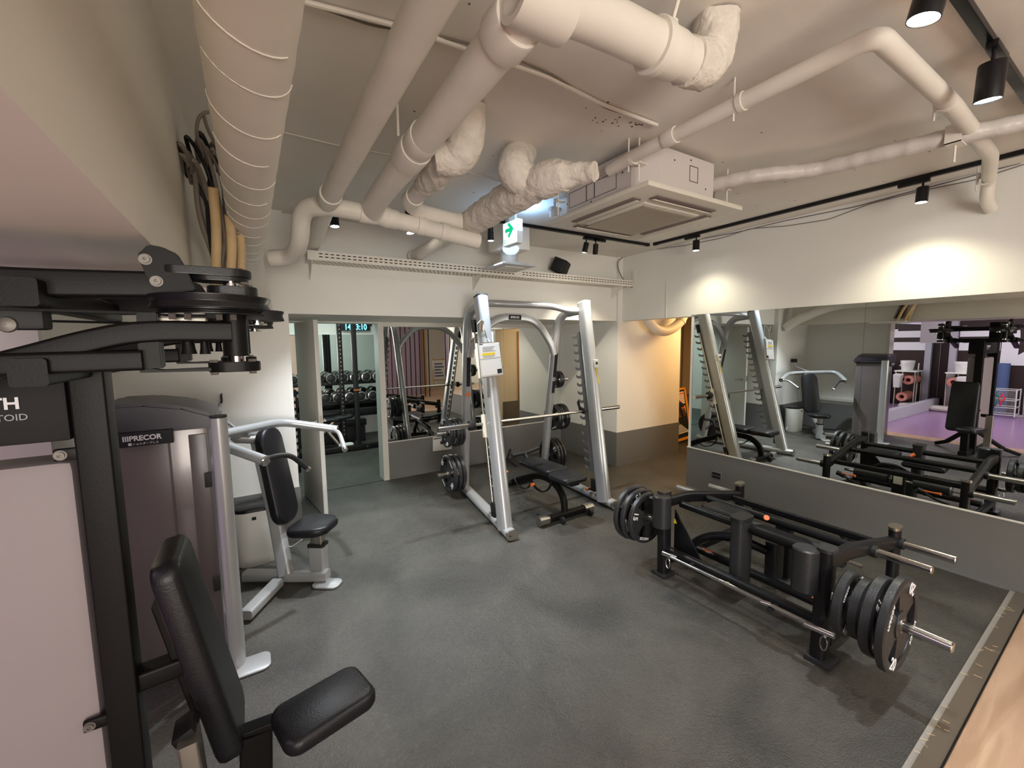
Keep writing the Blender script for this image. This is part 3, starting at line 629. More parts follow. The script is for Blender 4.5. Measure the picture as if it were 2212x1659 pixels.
lamp((3.235, 3.47, 2.775), (3.7, 4.15, 1.0), 'black track lamp, second of the pair closer to the corner', 32, (1.0, .90, .72), r=.028, angle=80)
lamp((0.625, 3.58, 2.73), (0.66, 3.25, 0), 'small black ceiling lamp beside the straight drain pipe', 85, COOL, r=.034, L=.09, direct=True, lens=LENSC, angle=85)
lamp((1.205, 3.53, 2.73), (1.35, 3.0, 0), 'small black ceiling lamp under the cross drain pipe', 60, NEUT, r=.034, L=.08, direct=True, lens=LENSW, angle=85)
lamp((1.945, 3.47, 2.74), (1.85, 3.3, 0), 'small black ceiling lamp beside the exit sign', 60, (.72, .86, 1.0), r=.028, L=.08, direct=True, lens=LENSC, angle=85)
lamp((1.735, 0.47, 2.76), (1.55, 1.0, 0), 'bright black track lamp at the top edge nearest the viewer', 30, NEUT, r=.040, L=.11, lens=LENSW, angle=80)
lamp((2.455, 0.48, 2.76), (2.75, 0.65, 0), 'black track lamp hanging from the bracket of the nearest track', 55, COOL, r=.040, L=.13, lens=LENSC, angle=70)
# fittings on the walls
bm = B(); box(bm, (4.366, 2.652, 0.196), (4.376, 2.775, 0.285), bev=.004); so = obj('wall_outlet', bm, WAINS); tag(so, 'dark grey outlet plate on the low wall under the mirror', 'outlet')
bm = B(); box(bm, (4.363, 2.665, 0.208), (4.3665, 2.762, 0.236)); box(bm, (4.363, 2.665, 0.245), (4.3665, 2.762, 0.273)); obj('cover_flap', bm, BLKM, so)
bm = B(); box(bm, (4.369, 3.93, 2.58), (4.377, 4.0, 2.68), bev=.003); tag(obj('wall_plate', bm, WALL), 'painted blank plate high on the wall near the corner', 'plate')
bm = B(); box(bm, (4.370, 3.44, 2.03), (4.377, 3.452, 2.50)); tag(obj('wall_moulding', bm, TRIM), 'white vertical cable moulding above the passage opening', 'moulding')
# ================================================================ WEIGHT PLATES
def plate_geo(bm, c, ax, R, t):
    ax = V(ax).normalized(); x, y, d = frame(ax); c = V(c)
    lathe(bm, c - d * t / 2, d, [(t * .5, R * .80), (t * .12, R * .80), (0, R * .84), (0, R * .95), (t * .15, R), (t * .85, R), (t, R * .95), (t, R * .84), (t * .88, R * .80), (t * .5, R * .80)], 44)
    lathe(bm, c - d * t / 2, d, [(t * .5, .026), (t * .06, .026), (t * .04, R * .22), (t * .1, R * .30), (t * .9, R * .30), (t * .96, R * .22), (t * .94, .026), (t * .5, .026)], 30)
    for k in range(3):
        a0 = 2 * PI * k / 3 + 0.3; pts = []
        n = 10; span = 2 * PI / 3 - 0.62
        def q(r, a): return c + (x * math.cos(a) + y * math.sin(a)) * r
        out = [q(R * .82, a0 + span * i / n) for i in range(n + 1)]; inn = [q(R * .27, a0 - .12 + (span + .24) * i / n) for i in range(n + 1)]
        A = [bm.verts.new(p - d * t * .26) for p in out]; B_ = [bm.verts.new(p - d * t * .26) for p in inn]
        C_ = [bm.verts.new(p + d * t * .26) for p in out]; D_ = [bm.verts.new(p + d * t * .26) for p in inn]
        for i in range(n):
            bm.faces.new((A[i], A[i + 1], B_[i + 1], B_[i])); bm.faces.new((C_[i], D_[i], D_[i + 1], C_[i + 1]))
            bm.faces.new((B_[i], B_[i + 1], D_[i + 1], D_[i]))
        bm.faces.new((A[0], B_[0], D_[0], C_[0])); bm.faces.new((A[n], C_[n], D_[n], B_[n]))
        # rims of the grip opening
        e0, e1 = a0 + span, a0 + 2 * PI / 3
        for r in (R * .33,):
            m_ = [q(r, e0 + (e1 - e0) * i / 5) for i in range(6)]
            k1 = [bm.verts.new(p - d * t * .24) for p in m_]; k2 = [bm.verts.new(p + d * t * .24) for p in m_]
            l_ = [q(R * .27, e0 + (e1 - e0) * i / 5) for i in range(6)]; k3 = [bm.verts.new(p - d * t * .24) for p in l_]; k4 = [bm.verts.new(p + d * t * .24) for p in l_]
            for i in range(5):
                bm.faces.new((k1[i], k1[i + 1], k2[i + 1], k2[i])); bm.faces.new((k1[i], k3[i], k3[i + 1], k1[i + 1])); bm.faces.new((k2[i], k2[i + 1], k4[i + 1], k4[i]))
def plate(label, c, ax, R, t, num=None, roll=0.0, group=None, up=(0, 0, 1)):
    ax = V(ax).normalized(); p = thing('weight_plate', label, 'weight plate', c, group)
    one('disc', RUB, p, plate_geo, c, ax, R, t)
    bm = B(); lathe(bm, V(c) - ax * (t / 2 + .001), ax, [(0, .027), (0, .034), (t + .002, .034), (t + .002, .027), (0, .027)], 24); obj('bushing', bm, STEEL, p)
    if num:
        upv = V(up).normalized(); right = upv.cross(ax); rot = Matrix.Rotation(roll, 3, ax); f = V(c) + ax * (t / 2 + .0005)
        for a in (0, PI):
            r2 = Matrix.Rotation(roll + a, 3, ax); u = r2 @ upv; r_ = r2 @ right
            text(num, f * 1 + u * -R * .90 + V((0, 0, 0)) - r_ * 0, r_, u, R * .34, WHITEINK, p, 'number', bold=.0015 if R > .15 else 0, align='CENTER')
            text('PRECOR', f + (rot @ right) * R * .87 * (1 if a else -1), (rot @ upv) * (-1 if a else 1), (rot @ right) * (1 if a == 0 else -1), R * .14, WHITEINK, p, 'maker_name', bold=.0005, align='CENTER')
    return p
# ================================================================ SMITH MACHINE
sm = thing('smith_machine', 'tall silver smith machine with a guided barbell and a clip board on its front post', 'gym machine', (2.6, 3.8, 0))
FL0, FL1 = V((1.895, 3.20, 0.05)), V((1.955, 3.71, 2.20)); FR0, FR1 = V((3.13, 3.20, 0.05)), V((3.275, 3.70, 2.19))
for a, b in ((FL0, FL1), (FR0, FR1)):
    bm = B(); beam(bm, [a, b], 0.112, 0.150, 0.042, up=(0, -1, 0.2)); obj('front_upright', bm, SILV, sm)
    d = (b - a).normalized(); bm = B(); beam(bm, [b - d * .002, b + d * 0.012], 0.114, 0.152, 0.042, up=(0, -1, 0.2)); obj('upright_cap', bm, WHITEP if a is FR0 else BLKM, sm)
RL = [(2.07, 4.42, .05), (1.99, 4.08, 2.09), (1.965, 3.74, 2.13)]; RR = [(3.22, 4.42, .05), (3.19, 4.08, 2.07), (3.265, 3.74, 2.12)]
def ry(z): return 4.42 - .34 * z / 2.04
for p in (RL, RR):
    bm = B(); sweep(bm, round_path(p, 0.26, 12), rrect(0.085, 0.10, 0.036), up=(0, -1, .3)); obj('rear_upright', bm, SILV, sm)
for a, b in ((( 1.885, 3.075, .052), (2.09, 4.52, .052)), ((3.155, 3.075, .052), (3.24, 4.52, .052))):
    bm = B(); beam(bm, [a, b], 0.11, 0.08, 0.036); o = obj('base_tube', bm, SILV, sm)
    d = (V(b) - V(a)).normalized(); bm = B(); beam(bm, [V(a) - d * .022, V(a) + d * .002], 0.114, 0.084, 0.036); obj('end_cap', bm, STEEL, o)
    bm = B(); [cyl(bm, V(a) - d * .0225 + V((s * .022, 0, 0)), V(a) - d * .0245 + V((s * .022, 0, 0)), .007, n=10) for s in (-1, 1)]; obj('cap_screw', bm, DARK, o)
bm = B(); sweep(bm, round_path([(1.96, 3.76, 2.13), (2.14, 3.90, 2.165), (2.96, 3.90, 2.165), (3.14, 3.78, 2.10), (3.27, 3.73, 2.11)], 0.16, 8), circ(0.036, 20)); obj('top_crossbar', bm, SILV, sm)
bm = B(); sweep(bm, round_path([(2.02, 4.12, 1.60), (2.04, 4.11, 1.72), (2.32, 4.08, 2.035), (2.86, 4.08, 2.035), (3.13, 4.11, 1.72), (3.17, 4.12, 1.60)], 0.20, 10), rrect(0.085, 0.05, 0.02), up=(0, -1, 0)); obj('rear_arch', bm, SILV, sm)
bm = B(); beam(bm, [(2.49, 4.048, 2.037), (2.645, 4.048, 2.037)], .012, .052, .005); bdg = obj('badge', bm, INK, sm)
text('IIPRECOR', (2.502, 4.041, 2.025), (1, 0, 0), (0, 0, 1), .032, WHITEINK, sm, 'badge_lettering', bold=.0012, squeeze=.85)
def hooks(bm, a, b, x):
    d = (b - a); L = d.length; d = d.normalized(); n = V((0, 1, -d.y / d.z)).normalized()
    base = a + n * 0.03 + V((x, 0, 0)); prof = []; nt = 17; z0, z1 = 0.30, L * 0.86; st = (z1 - z0) / nt
    for i in range(nt):
        s = z0 + i * st
        for u, v in ((0.0, .052), (.30, .054), (.34, .078), (.50, .098), (.74, .104), (.90, .098), (.72, .090), (.62, .076), (.64, .056), (.99, .052)): prof.append(base + d * (s + u * st) + n * ((v - .052) * 1.7 + .108))
    poly = [base + d * z0] + prof + [base + d * z1]
    prism(bm, poly, (0.012, 0, 0))
HK = mat('hook_plate_paint', (0.17, 0.17, 0.17), .4, .3)
one('hook_rack', HK, sm, hooks, FR0, FR1, -.03); one('hook_rack', HK, sm, hooks, FL0, FL1, .02)
for a, b, s in ((FL0, FL1, -.052), (FR0, FR1, .045)):
    d = (b - a).normalized(); n = V((s, 0.095, -.02)); bm = B(); cyl(bm, a + d * .12 + n, a + d * 1.98 + n, 0.011, n=14); obj('guide_rod', bm, STEEL, sm)
    bm = B(); cyl(bm, a + d * .16 + n, a + d * .24 + n, 0.024, n=14); obj('rod_mount', bm, BLKM, sm); bm = B(); cyl(bm, a + d * 1.88 + n, a + d * 2.0 + n, 0.026, n=14); obj('rod_mount', bm, BLKM, sm)
bar_y, bar_z = 3.52, 0.985
bm = B(); cyl(bm, (1.72, bar_y, bar_z), (3.34, bar_y + .01, bar_z), 0.0145, n=20); bar_o = obj('bar', bm, STEEL, sm)
for xa, xb in ((1.40, 1.73), (3.33, 3.66)):
    bm = B(); cyl(bm, (xa, bar_y, bar_z), (xb, bar_y, bar_z), 0.024, n=22); obj('bar_sleeve', bm, CHROME, bar_o)
for x in (1.735, 3.325):
    bm = B(); lathe(bm, (x - .03, bar_y, bar_z), (1, 0, 0), [(0, .02), (0, .045), (.02, .05), (.05, .05), (.06, .035), (.06, .02)], 22); obj('bar_collar', bm, BLKM, bar_o)
dL = (FL1 - FL0).normalized(); dR = (FR1 - FR0).normalized()
for a, d, s in ((FL0, dL, -.052), (FR0, dR, .045)):
    p = a + d * (bar_z - .05) / d.z + V((s, 0.095, -.02)); bm = B(); cyl(bm, p - d * .11, p + d * .11, 0.026, n=20); obj('slide_bearing', bm, ACP, bar_o)
for x in (1.88, 3.10):
    bm = B(); y = bar_y; prism(bm, [(x, y - .03, bar_z - .03), (x, y + .05, bar_z - .02), (x, y + .10, bar_z + .09), (x, y + .075, bar_z + .12), (x, y + .05, bar_z + .05), (x, y - .02, bar_z + .03)], (.02, 0, 0), bev=.004); obj('catch_hook', bm, BLKM, bar_o)
for (z, xe, x0_) in ((.765, 1.69, 2.03), (.275, 1.72, 2.05), (1.285, 3.44, 3.21), (.79, 3.50, 3.21), (.28, 3.50, 3.21)):
    bm = B(); cyl(bm, (x0_, ry(z), z), (xe, ry(z), z), 0.0225, n=18); obj('storage_peg', bm, STEEL, sm)
for k, (R, dx) in enumerate(((.158, 1.80), (.143, 1.84), (.158, 1.88), (.16, 1.92), (.155, 1.955))):
    plate(['outermost black weight plate on the upper left peg of the smith machine', 'second black plate in on the upper left peg of the smith machine', 'third black plate in on the upper left peg of the smith machine', 'fourth black plate in on the upper left peg of the smith machine', 'innermost black plate on the upper left peg against the post'][k], (dx, ry(.765), .765), (-1, 0, 0), R, .032, '5' if k else '10', roll=.5 + k)
for k, (R, dx) in enumerate(((.212, 1.855), (.215, 1.91), (.208, 1.965))):
    plate(['outermost large plate on the lower left peg of the smith machine', 'middle large plate on the lower left peg of the smith machine', 'innermost large plate on the lower left peg of the smith machine'][k], (dx, ry(.275), .275), (-1, 0, 0), R, .046, '20', roll=.9 + k)
for k, (R, dx, z, n_) in enumerate(((.108, 3.275, 1.285, '2.5'), (.104, 3.31, 1.285, '2.5'), (.166, 3.27, .79, '10'), (.162, 3.31, .79, '10'), (.166, 3.385, .79, '10'), (.166, 3.42, .79, '10'), (.216, 3.285, .28, '15'), (.216, 3.335, .28, '15'), (.214, 3.385, .28, '15'))):
    plate(['small black plate nearest the post on the top right peg', 'small black plate further out on the top right peg', 'black plate nearest the post on the middle right peg', 'second black plate from the post on the middle right peg', 'third black plate from the post on the middle right peg', 'outermost black plate on the middle right peg', 'large plate marked 15 nearest the post on the lower right peg', 'middle large plate on the lower right peg', 'outermost large plate on the lower right peg'][k], (dx, ry(z), z), (-1, 0, 0), R, .034, n_, roll=2.2 if R > .2 else k)
# instruction stickers
def sticker(bm, z0, z1, xl, w=.045):
    def p(z): return V((xl(z), ry(z) - .0445, z))
    a, b = p(z0), p(z1); prism(bm, [a - V((w / 2, 0, 0)), a + V((w / 2, 0, 0)), b + V((w / 2, 0, 0)), b - V((w / 2, 0, 0))], (0, -.0015, 0))
xL = lambda z: 2.07 - .08 * z / 2.04; xR = lambda z: 3.22 - .03 * z / 2.04
one('instruction_sticker', INK, sm, sticker, 1.28, 1.60, xL); one('instruction_sticker', INK, sm, sticker, 1.32, 1.62, xR)
one('warning_sticker', ORNG, sm, sticker, 1.17, 1.21, xL); one('instruction_sticker', INK, sm, sticker, 1.12, 1.27, xR)
# safety stops
bm = B(); cyl(bm, (3.078, 3.400, 0.141), (3.222, 3.320, 0.162), .011); obj('stop_lever', bm, BLKM, sm); bm = B(); cyl(bm, (3.069, 3.420, 0.131), (3.153, 3.400, 0.131), .016, n=14); obj('lever_grip', bm, ORNG, sm)
for a, d in ((FL0, dL), (FR0, dR)):
    bm = B(); p = a + d * .16 + V((-.045, .09, 0)); box(bm, p - V((.02, .03, .07)), p + V((.02, .03, .07)), bev=.006); obj('stop_block', bm, BLKM, sm)
# ---- clip board and counter hung on the smith machine
cbd = thing('clip_board', 'white clear-fronted notice case clipped on the left front post of the smith machine', 'notice', (1.93, 3.5, 1.45))
q = [V(p) for p in ((1.777, 3.500, 1.749), (2.014, 3.500, 1.764), (2.031, 3.460, 1.447), (1.783, 3.460, 1.426))]
bm = B(); prism(bm, q, (0.008, -0.028, 0.002), bev=.003); obj('case', bm, WHITEP, cbd)
def inq(u, v, off=.0305): return q[0].lerp(q[1], u).lerp(q[3].lerp(q[2], u), v) + V((0.008, -off, 0.002))
def quad(bm, u0, u1, v0, v1, off=.0305): prism(bm, [inq(u0, v0, off), inq(u1, v0, off), inq(u1, v1, off), inq(u0, v1, off)], (0, -.0008, 0))
one('paper_sheet', PAPER, cbd, quad, .08, .92, .06, .94); one('yellow_line', YEL, cbd, quad, .16, .72, .30, .37, .0315); one('code_panel', INK, cbd, quad, .74, .94, .80, .93, .0315)
one('case_seam', LINE, cbd, quad, .04, .96, .455, .462, .0315)
def lines(bm):
    for k, v in enumerate((.12, .16, .20, .24, .40)): quad(bm, .2, .75 - .06 * (k % 3), v, v + .012, .0315)
one('print_lines', GREYINK, cbd, lines)
def frame_(bm):
    for a in ((0, .03, 0, 1), (.97, 1, 0, 1), (0, 1, 0, .02), (0, 1, .98, 1)): quad(bm, *a, .032)
one('case_rim', STEEL, cbd, frame_)
bm = B(); tube(bm, [(1.825, 3.500, 1.736), (1.821, 3.540, 1.929), (1.881, 3.560, 1.974), (1.926, 3.540, 1.800), (1.932, 3.480, 1.747)], .004, .02, 8); box(bm, V((1.843, 3.490, 1.906)) - V((.022, .012, .05)), V((1.843, 3.490, 1.906)) + V((.022, .0, .05)), bev=.003); obj('hanging_clip', bm, STEEL, cbd)
bm = B(); box(bm, V((1.824, 3.480, 1.714)) - V((.02, .012, .03)), V((1.824, 3.480, 1.714)) + V((.02, .012, .03)), bev=.004); obj('clip', bm, INK, cbd)
ct = thing('timer', 'small white timer with a yellow strip on the right front post of the smith machine', 'timer', (3.229, 3.450, 1.514))
c = V(ct.location); bm = B(); box(bm, c - V((.03, .012, .045)), c + V((.03, .012, .045)), bev=.006); obj('case', bm, WHITEP, ct)
bm = B(); box(bm, c + V((-.012, -.0135, -.012)), c + V((.016, -.012, .018))); obj('display', bm, INK, ct)
bm = B(); cyl(bm, c + V((0, 0, -.045)), c + V((.02, -.03, -.22)), .008, n=10); obj('strip', bm, YEL, ct)
# ================================================================ ADJUSTABLE BENCH under the smith machine
bn = thing('weight_bench', 'black flat weight bench standing inside the smith machine', 'bench', (2.58, 3.5, 0))
Rx = lambda a: Matrix.Rotation(a, 3, 'X')
bm = B(); cushion(bm, (2.575, 3.14, .435), (.29, .30, .06), rot=Matrix.Rotation(.04, 3, 'Z'), r=.05); obj('seat_pad', bm, VINYL, bn)
bm = B(); cushion(bm, (2.59, 3.58, .440), (.29, .56, .06), rot=Matrix.Rotation(.04, 3, 'Z'), r=.05, taper=.12); obj('back_pad', bm, VINYL, bn)
bm = B(); beam(bm, [(2.565, 3.17, .07), (2.57, 3.19, .22), (2.58, 3.34, .33), (2.60, 3.62, .33), (2.64, 4.10, .14), (2.65, 4.28, .05)], .055, .075, .02, fil=.14); obj('spine', bm, BROWNBLK, bn)
bm = B(); box(bm, (2.52, 3.02, .38), (2.63, 3.80, .405), bev=.006); obj('pad_rail', bm, BLK, bn)
bm = B(); beam(bm, [(2.29, 3.16, .055), (2.86, 3.16, .055)], .07, .07, .025); o = obj('front_foot', bm, BROWNBLK, bn)
for x in (2.24, 2.80): bm = B(); beam(bm, [(x, 3.16, .055), (x + .11, 3.16, .055)], .085, .085, .03); obj('foot_cap', bm, STEEL, o)
for x in (2.46, 2.82): bm = B(); cyl(bm, (x, 3.095, .035), (x + .03, 3.095, .035), .033, n=20); obj('wheel', bm, BLKM, o)
bm = B(); beam(bm, [(2.42, 4.29, .045), (2.88, 4.27, .045)], .06, .06, .02); obj('rear_foot', bm, BROWNBLK, bn)
bm = B(); tube(bm, [(2.42, 3.92, .50), (2.62, 3.93, .50), (2.80, 3.94, .53)], .022, .03, 14); tube(bm, [(2.60, 3.93, .50), (2.60, 3.86, .41), (2.59, 3.7, .39)], .022, .05, 14); obj('leg_holder', bm, BLKM, bn)
bm = B(); tube(bm, [(2.44, 3.98, .56), (2.42, 4.02, .44), (2.56, 4.05, .33)], .015, .03, 12); obj('handle', bm, BLKM, bn)
def arc(bm, c, r, a0, a1, w):
    n = 14; P = [V(c) + V((0, math.cos(a0 + (a1 - a0) * i / n) * r, math.sin(a0 + (a1 - a0) * i / n) * r)) for i in range(n + 1)]
    sweep(bm, P, rrect(w, .035, .006), up=(1, 0, 0))
one('adjustment_arc', BLKM, bn, arc, (2.54, 3.56, .40), .22, PI * 1.08, PI * 1.75, .012)
one('adjustment_arc', BLKM, bn, arc, (2.62, 4.02, .26), .20, PI * .95, PI * 1.8, .012)
for p in ((2.257, 3.750, 0.388), (2.368, 3.420, 0.324)):
    bm = B(); cyl(bm, V(p), V(p) + V((-.035, -.01, 0)), .013, .019, 14); obj('pull_pin', bm, ORNG, bn)
# ================================================================ HIP THRUST / GLUTE MACHINE (black, by the mirror wall)
gm = thing('black_plate_loaded_machine', 'low black plate-loaded frame machine standing before the mirror wall', 'gym machine', (3.0, 1.45, 0))
for y, s, nm in ((.945, -1, 'near'), (1.985, 1, 'far')):
    bm = B(); beam(bm, [(2.55, y - .01 * s, 0.02), (2.55, y, .632)], .075, .10, .03, up=(1, 0, 0)); fp = obj('end_post', bm, BLK, gm)
    bm = B(); beam(bm, [(2.55, y, .630), (2.55, y, .648)], .08, .105, .032, up=(1, 0, 0)); obj('post_cap', bm, RUB, fp)
    bm = B(); box(bm, (2.49, y - .06, 0), (2.62, y + .06, .03), bev=.006); obj('foot', bm, RUB, fp)
    bm = B(); beam(bm, [(2.55, y, .56), (2.80, y, .555), (3.55, y, .405)], .055, .085, .02, fil=.1); obj('side_beam', bm, BLK, gm)
    bm = B(); beam(bm, [(3.55, y, 0.02), (3.55, y, .375), (3.545, y, .505)], .06, .085, .03, up=(1, 0, 0)); rp = obj('rear_post', bm, BLK, gm)
    bm = B(); beam(bm, [(3.545, y, .502), (3.543, y, .520)], .066, .092, .032, up=(1, 0, 0)); obj('post_cap', bm, STEEL, rp)
    bm = B(); box(bm, (3.49, y - .05, 0), (3.62, y + .05, .03), bev=.006); obj('foot', bm, RUB, rp)
    bm = B(); beam(bm, [(2.60, y, .10), (3.52, y, .10)], .05, .07, .02); obj('lower_side_beam', bm, BLK, gm)
    for x, z, L in ((3.09, .487, .25), (3.555, .408, .25)):
        bm = B(); cyl(bm, (x, y + s * .035, z), (x, y + s * (.035 + L), z), .0245, n=22); lathe(bm, (x, y + s * .285, z), (0, s, 0), [(0, .0245), (.004, .022), (.004, .001)], 22); pg = obj('storage_peg', bm, CHROME, gm)
        bm = B(); cyl(bm, (x, y + s * .02, z), (x, y + s * .05, z), .036, n=20); obj('peg_collar', bm, BLKM, pg)
    # upright pads outside
    bm = B(); cyl(bm, (2.49, 1.49 + s * .47, .400), (2.49, 1.49 + s * .47, .625), .063, n=30); lathe(bm, (2.49, 1.49 + s * .47, .625), (0, 0, 1), [(0, .063), (.008, .055), (.010, .001)], 30); obj('roller_pad', bm, RUB, gm)
    if s > 0: bm = B(); prism(bm, [(2.62, y - s * .04, .10), (2.62, y - s * .04, .50), (2.62, y - s * .34, .10)], (.012, 0, 0)); obj('gusset', bm, BLK, gm)
for a, b, w in (((2.70, .98, .53), (2.70, 1.95, .525), .05), ((3.02, .98, .50), (3.02, 1.95, .50), .05), ((2.56, .96, .215), (2.56, 1.97, .205), .055), ((2.86, .96, .145), (2.86, 1.97, .145), .055)):
    bm = B(); tube(bm, [a, b], w / 2 + .002, 0); obj('cross_rail', bm, BLK, gm)
bm = B(); beam(bm, [(3.40, .98, .42), (3.40, 1.95, .42)], .04, .05, .01); obj('cross_rail', bm, BLK, gm)
bm = B(); beam(bm, [(2.675, 1.475, .14), (2.675, 1.475, .585)], .085, .15, .03, up=(1, 0, 0)); cp = obj('centre_post_pad', bm, RUB, gm)
bm = B(); beam(bm, [(2.675, 1.475, .583), (2.675, 1.475, .605)], .095, .16, .035, up=(1, 0, 0)); obj('pad_cap', bm, BLKM, cp)
bm = B(); beam(bm, [(3.02, 1.43, .10), (3.02, 1.43, .36)], .08, .13, .025, up=(1, 0, 0)); obj('rear_post_pad', bm, RUB, gm)
bm = B(); cushion(bm, (2.93, 1.36, .44), (.20, .34, .05), rot=Matrix.Rotation(.12, 3, 'Y'), r=.04); obj('seat_pad', bm, VINYL, gm)
bm = B(); cushion(bm, (2.90, 1.72, .50), (.20, .30, .05), rot=Matrix.Rotation(.05, 3, 'Y'), r=.04); obj('seat_pad', bm, VINYL, gm)
bm = B(); tube(bm, [(2.72, 1.90, .20), (2.78, 1.78, .33), (2.85, 1.60, .36), (2.95, 1.45, .30)], .03, .1); obj('lever_arm', bm, BLK, gm)
for y0, y1 in ((1.10, 1.36), (1.56, 1.84)):
    bm = B(); cyl(bm, (3.22, y0, .31), (3.22, y1, .31), .055, n=28); lathe(bm, (3.22, y0, .31), (0, -1, 0), [(0, .055), (.008, .045), (.009, .001)], 28); obj('foam_roller', bm, RUB, gm)
bm = B(); cyl(bm, (3.22, 1.0, .31), (3.22, 1.94, .31), .013, n=14); obj('roller_axle', bm, CHROME, gm)
bm = B(); box(bm, (3.20, 1.42, .02), (3.27, 1.52, .42), bev=.01); o = obj('rear_column', bm, BLK, gm); bm = B(); box(bm, (3.27, 1.435, .28), (3.275, 1.505, .37), bev=.001); obj('scale_plate', bm, ACP, o)
for y in (1.132, 1.762):
    bm = B(); cyl(bm, (3.578, y, .352), (3.590, y - .045, .358), .009, .013, 14); cyl(bm, (3.56, y + .08, .35), (3.58, y, .353), .007, n=10); obj('adjust_lever', bm, ORNG, gm)
    bm = B(); cyl(bm, (3.54, y + .06, .32), (3.57, y + .12, .35), .024, n=16); tube(bm, [(3.56, y + .07, .33), (3.60, y - .02, .30), (3.62, y - .10, .29)], .011, .03, 10); obj('pivot', bm, BLKM, gm)
bm = B(); cyl(bm, (2.960, 1.474, 0.516), (2.930, 1.448, 0.542), .012, .018, 12); obj('pull_pin', bm, ORNG, gm)
bm = B(); box(bm, (2.84, 1.78, .169), (2.87, 1.86, .173)); obj('orange_sticker', bm, ORNG, gm)
bm = B(); box(bm, (2.84, 1.0, .169), (2.87, 1.12, .173)); obj('orange_sticker', bm, ORNG, gm)
bm = B(); prism(bm, [(2.600, 1.938, 0.403), (2.600, 1.910, 0.410), (2.600, 1.927, 0.443)], (-.002, 0, 0)); obj('warning_sticker', bm, YEL, gm)
# chrome bar with carabiners hanging along the front
fb = thing('straight_cable_bar', 'thin chrome bar with snap hooks resting along the front of the black machine', 'bar', (2.45, 1.4, .2))
bm = B(); cyl(bm, (2.465, .895, .229), (2.45, 1.89, .226), .0115, n=16)
for y0, y1, r in ((.86, .99, .018), (1.80, 1.91, .018), (1.17, 1.22, .0145), (1.42, 1.44, .0145)): cyl(bm, (2.465, y0, .229), (2.452, y1, .227), r, n=18)
obj('bar', bm, CHROME, fb)
for y in (.90, 1.865):
    P = [V((2.45, y + math.cos(a) * .016, .17 + math.sin(a) * .038)) for a in [2 * PI * i / 16 for i in range(17)]]
    bm = B(); sweep(bm, P, circ(.0035, 6)); cyl(bm, (2.455, y, .205), (2.457, y, .232), .004, n=8); obj('snap_hook', bm, CHROME, fb)
for y in (1.17, 1.72):
    bm = B(); box(bm, (2.44, y - .012, .195), (2.56, y + .012, .214), bev=.004); obj('bar_hook', bm, BLKM, gm)
# loaded sleeve near side with plates, far side with plates
AX, AZ = 2.525, .405
bm = B(); cyl(bm, (AX, .90, AZ), (AX, .455, AZ), .0245, n=24); lathe(bm, (AX, .455, AZ), (0, -1, 0), [(0, .0245), (.004, .021), (.004, .001)], 24); obj('weight_sleeve', bm, CHROME, gm)
bm = B(); cyl(bm, (AX, 1.99, AZ), (AX, 2.40, AZ), .0245, n=24); obj('weight_sleeve', bm, CHROME, gm)
for k, (y, R, t_, n_, lb) in enumerate(((.640, .226, .040, '20', 'largest outer plate marked 20 on the near sleeve of the black machine'), (.706, .195, .052, '15', 'second thick plate in on the near sleeve of the black machine'), (.768, .150, .048, None, 'smaller third plate in on the near sleeve of the black machine'), (.830, .167, .044, '10', 'innermost plate on the near sleeve against the machine post'))):
    plate(lb, (AX, y, AZ), (0, -1, 0), R, t_, n_, roll=-.55 if k == 0 else .8 * k)
for k, (y, R, t_, lb) in enumerate(((2.26, .215, .040, 'outermost large plate on the far sleeve of the black machine'), (2.20, .205, .040, 'middle plate on the far sleeve of the black machine'), (2.13, .195, .038, 'innermost plate on the far sleeve of the black machine'))):
    plate(lb, (AX + .01, y, AZ - .01), (0, -1, 0), R, t_, '15', roll=2.4 + k)
# ================================================================ SHOULDER PRESS
pr_ = thing('shoulder_press_machine', 'silver and black shoulder press machine with a tall shrouded weight tower', 'gym machine', (0, 3.1, 0))
F = V((.81, -.58, 0)); Sd = V((.58, .81, 0)); U = V((0, 0, 1))
bm = B(); box(bm, (-.62, 2.70, .06), (-.20, 3.08, 1.36), bev=.03); obj('weight_shroud', bm, SHROUD2, pr_)
bm = B(); box(bm, (-.375, 2.692, .10), (-.365, 2.702, 1.27)); box(bm, (-.29, 2.690, .08), (-.215, 2.703, 1.30), bev=.004); obj('shroud_rib', bm, mat('dark_shroud', (.10, .085, .085), .3), pr_)
def cap(bm):
    prism(bm, [(-.62, 2.66, 1.33), (-.16, 2.66, 1.33), (-.155, 2.66, 1.375), (-.185, 2.66, 1.405), (-.30, 2.66, 1.455), (-.45, 2.66, 1.483), (-.60, 2.66, 1.485), (-.65, 2.66, 1.46), (-.65, 2.66, 1.36)], (0, .44, 0), bev=.018)
one('tower_cap', mat('dark_cap_plastic', (.035, .032, .042), .35), pr_, cap)
lb = one('name_plate', INK, pr_, lambda bm: box(bm, (-.565, 2.652, 1.275), (-.345, 2.664, 1.345), bev=.006))
text('IIIPRECOR', (-.535, 2.650, 1.305), (1, 0, 0), (0, 0, 1), .034, WHITEINK, pr_, 'maker_name', bold=.001, squeeze=.95)
text('ショルダープレス', (-.50, 2.650, 1.284), (1, 0, 0), (0, 0, 1), .013, WHITEINK, pr_, 'exercise_name', squeeze=.95)
one('name_mark', WHITEINK, pr_, lambda bm: box(bm, (-.515, 2.650, 1.283), (-.503, 2.652, 1.295)))
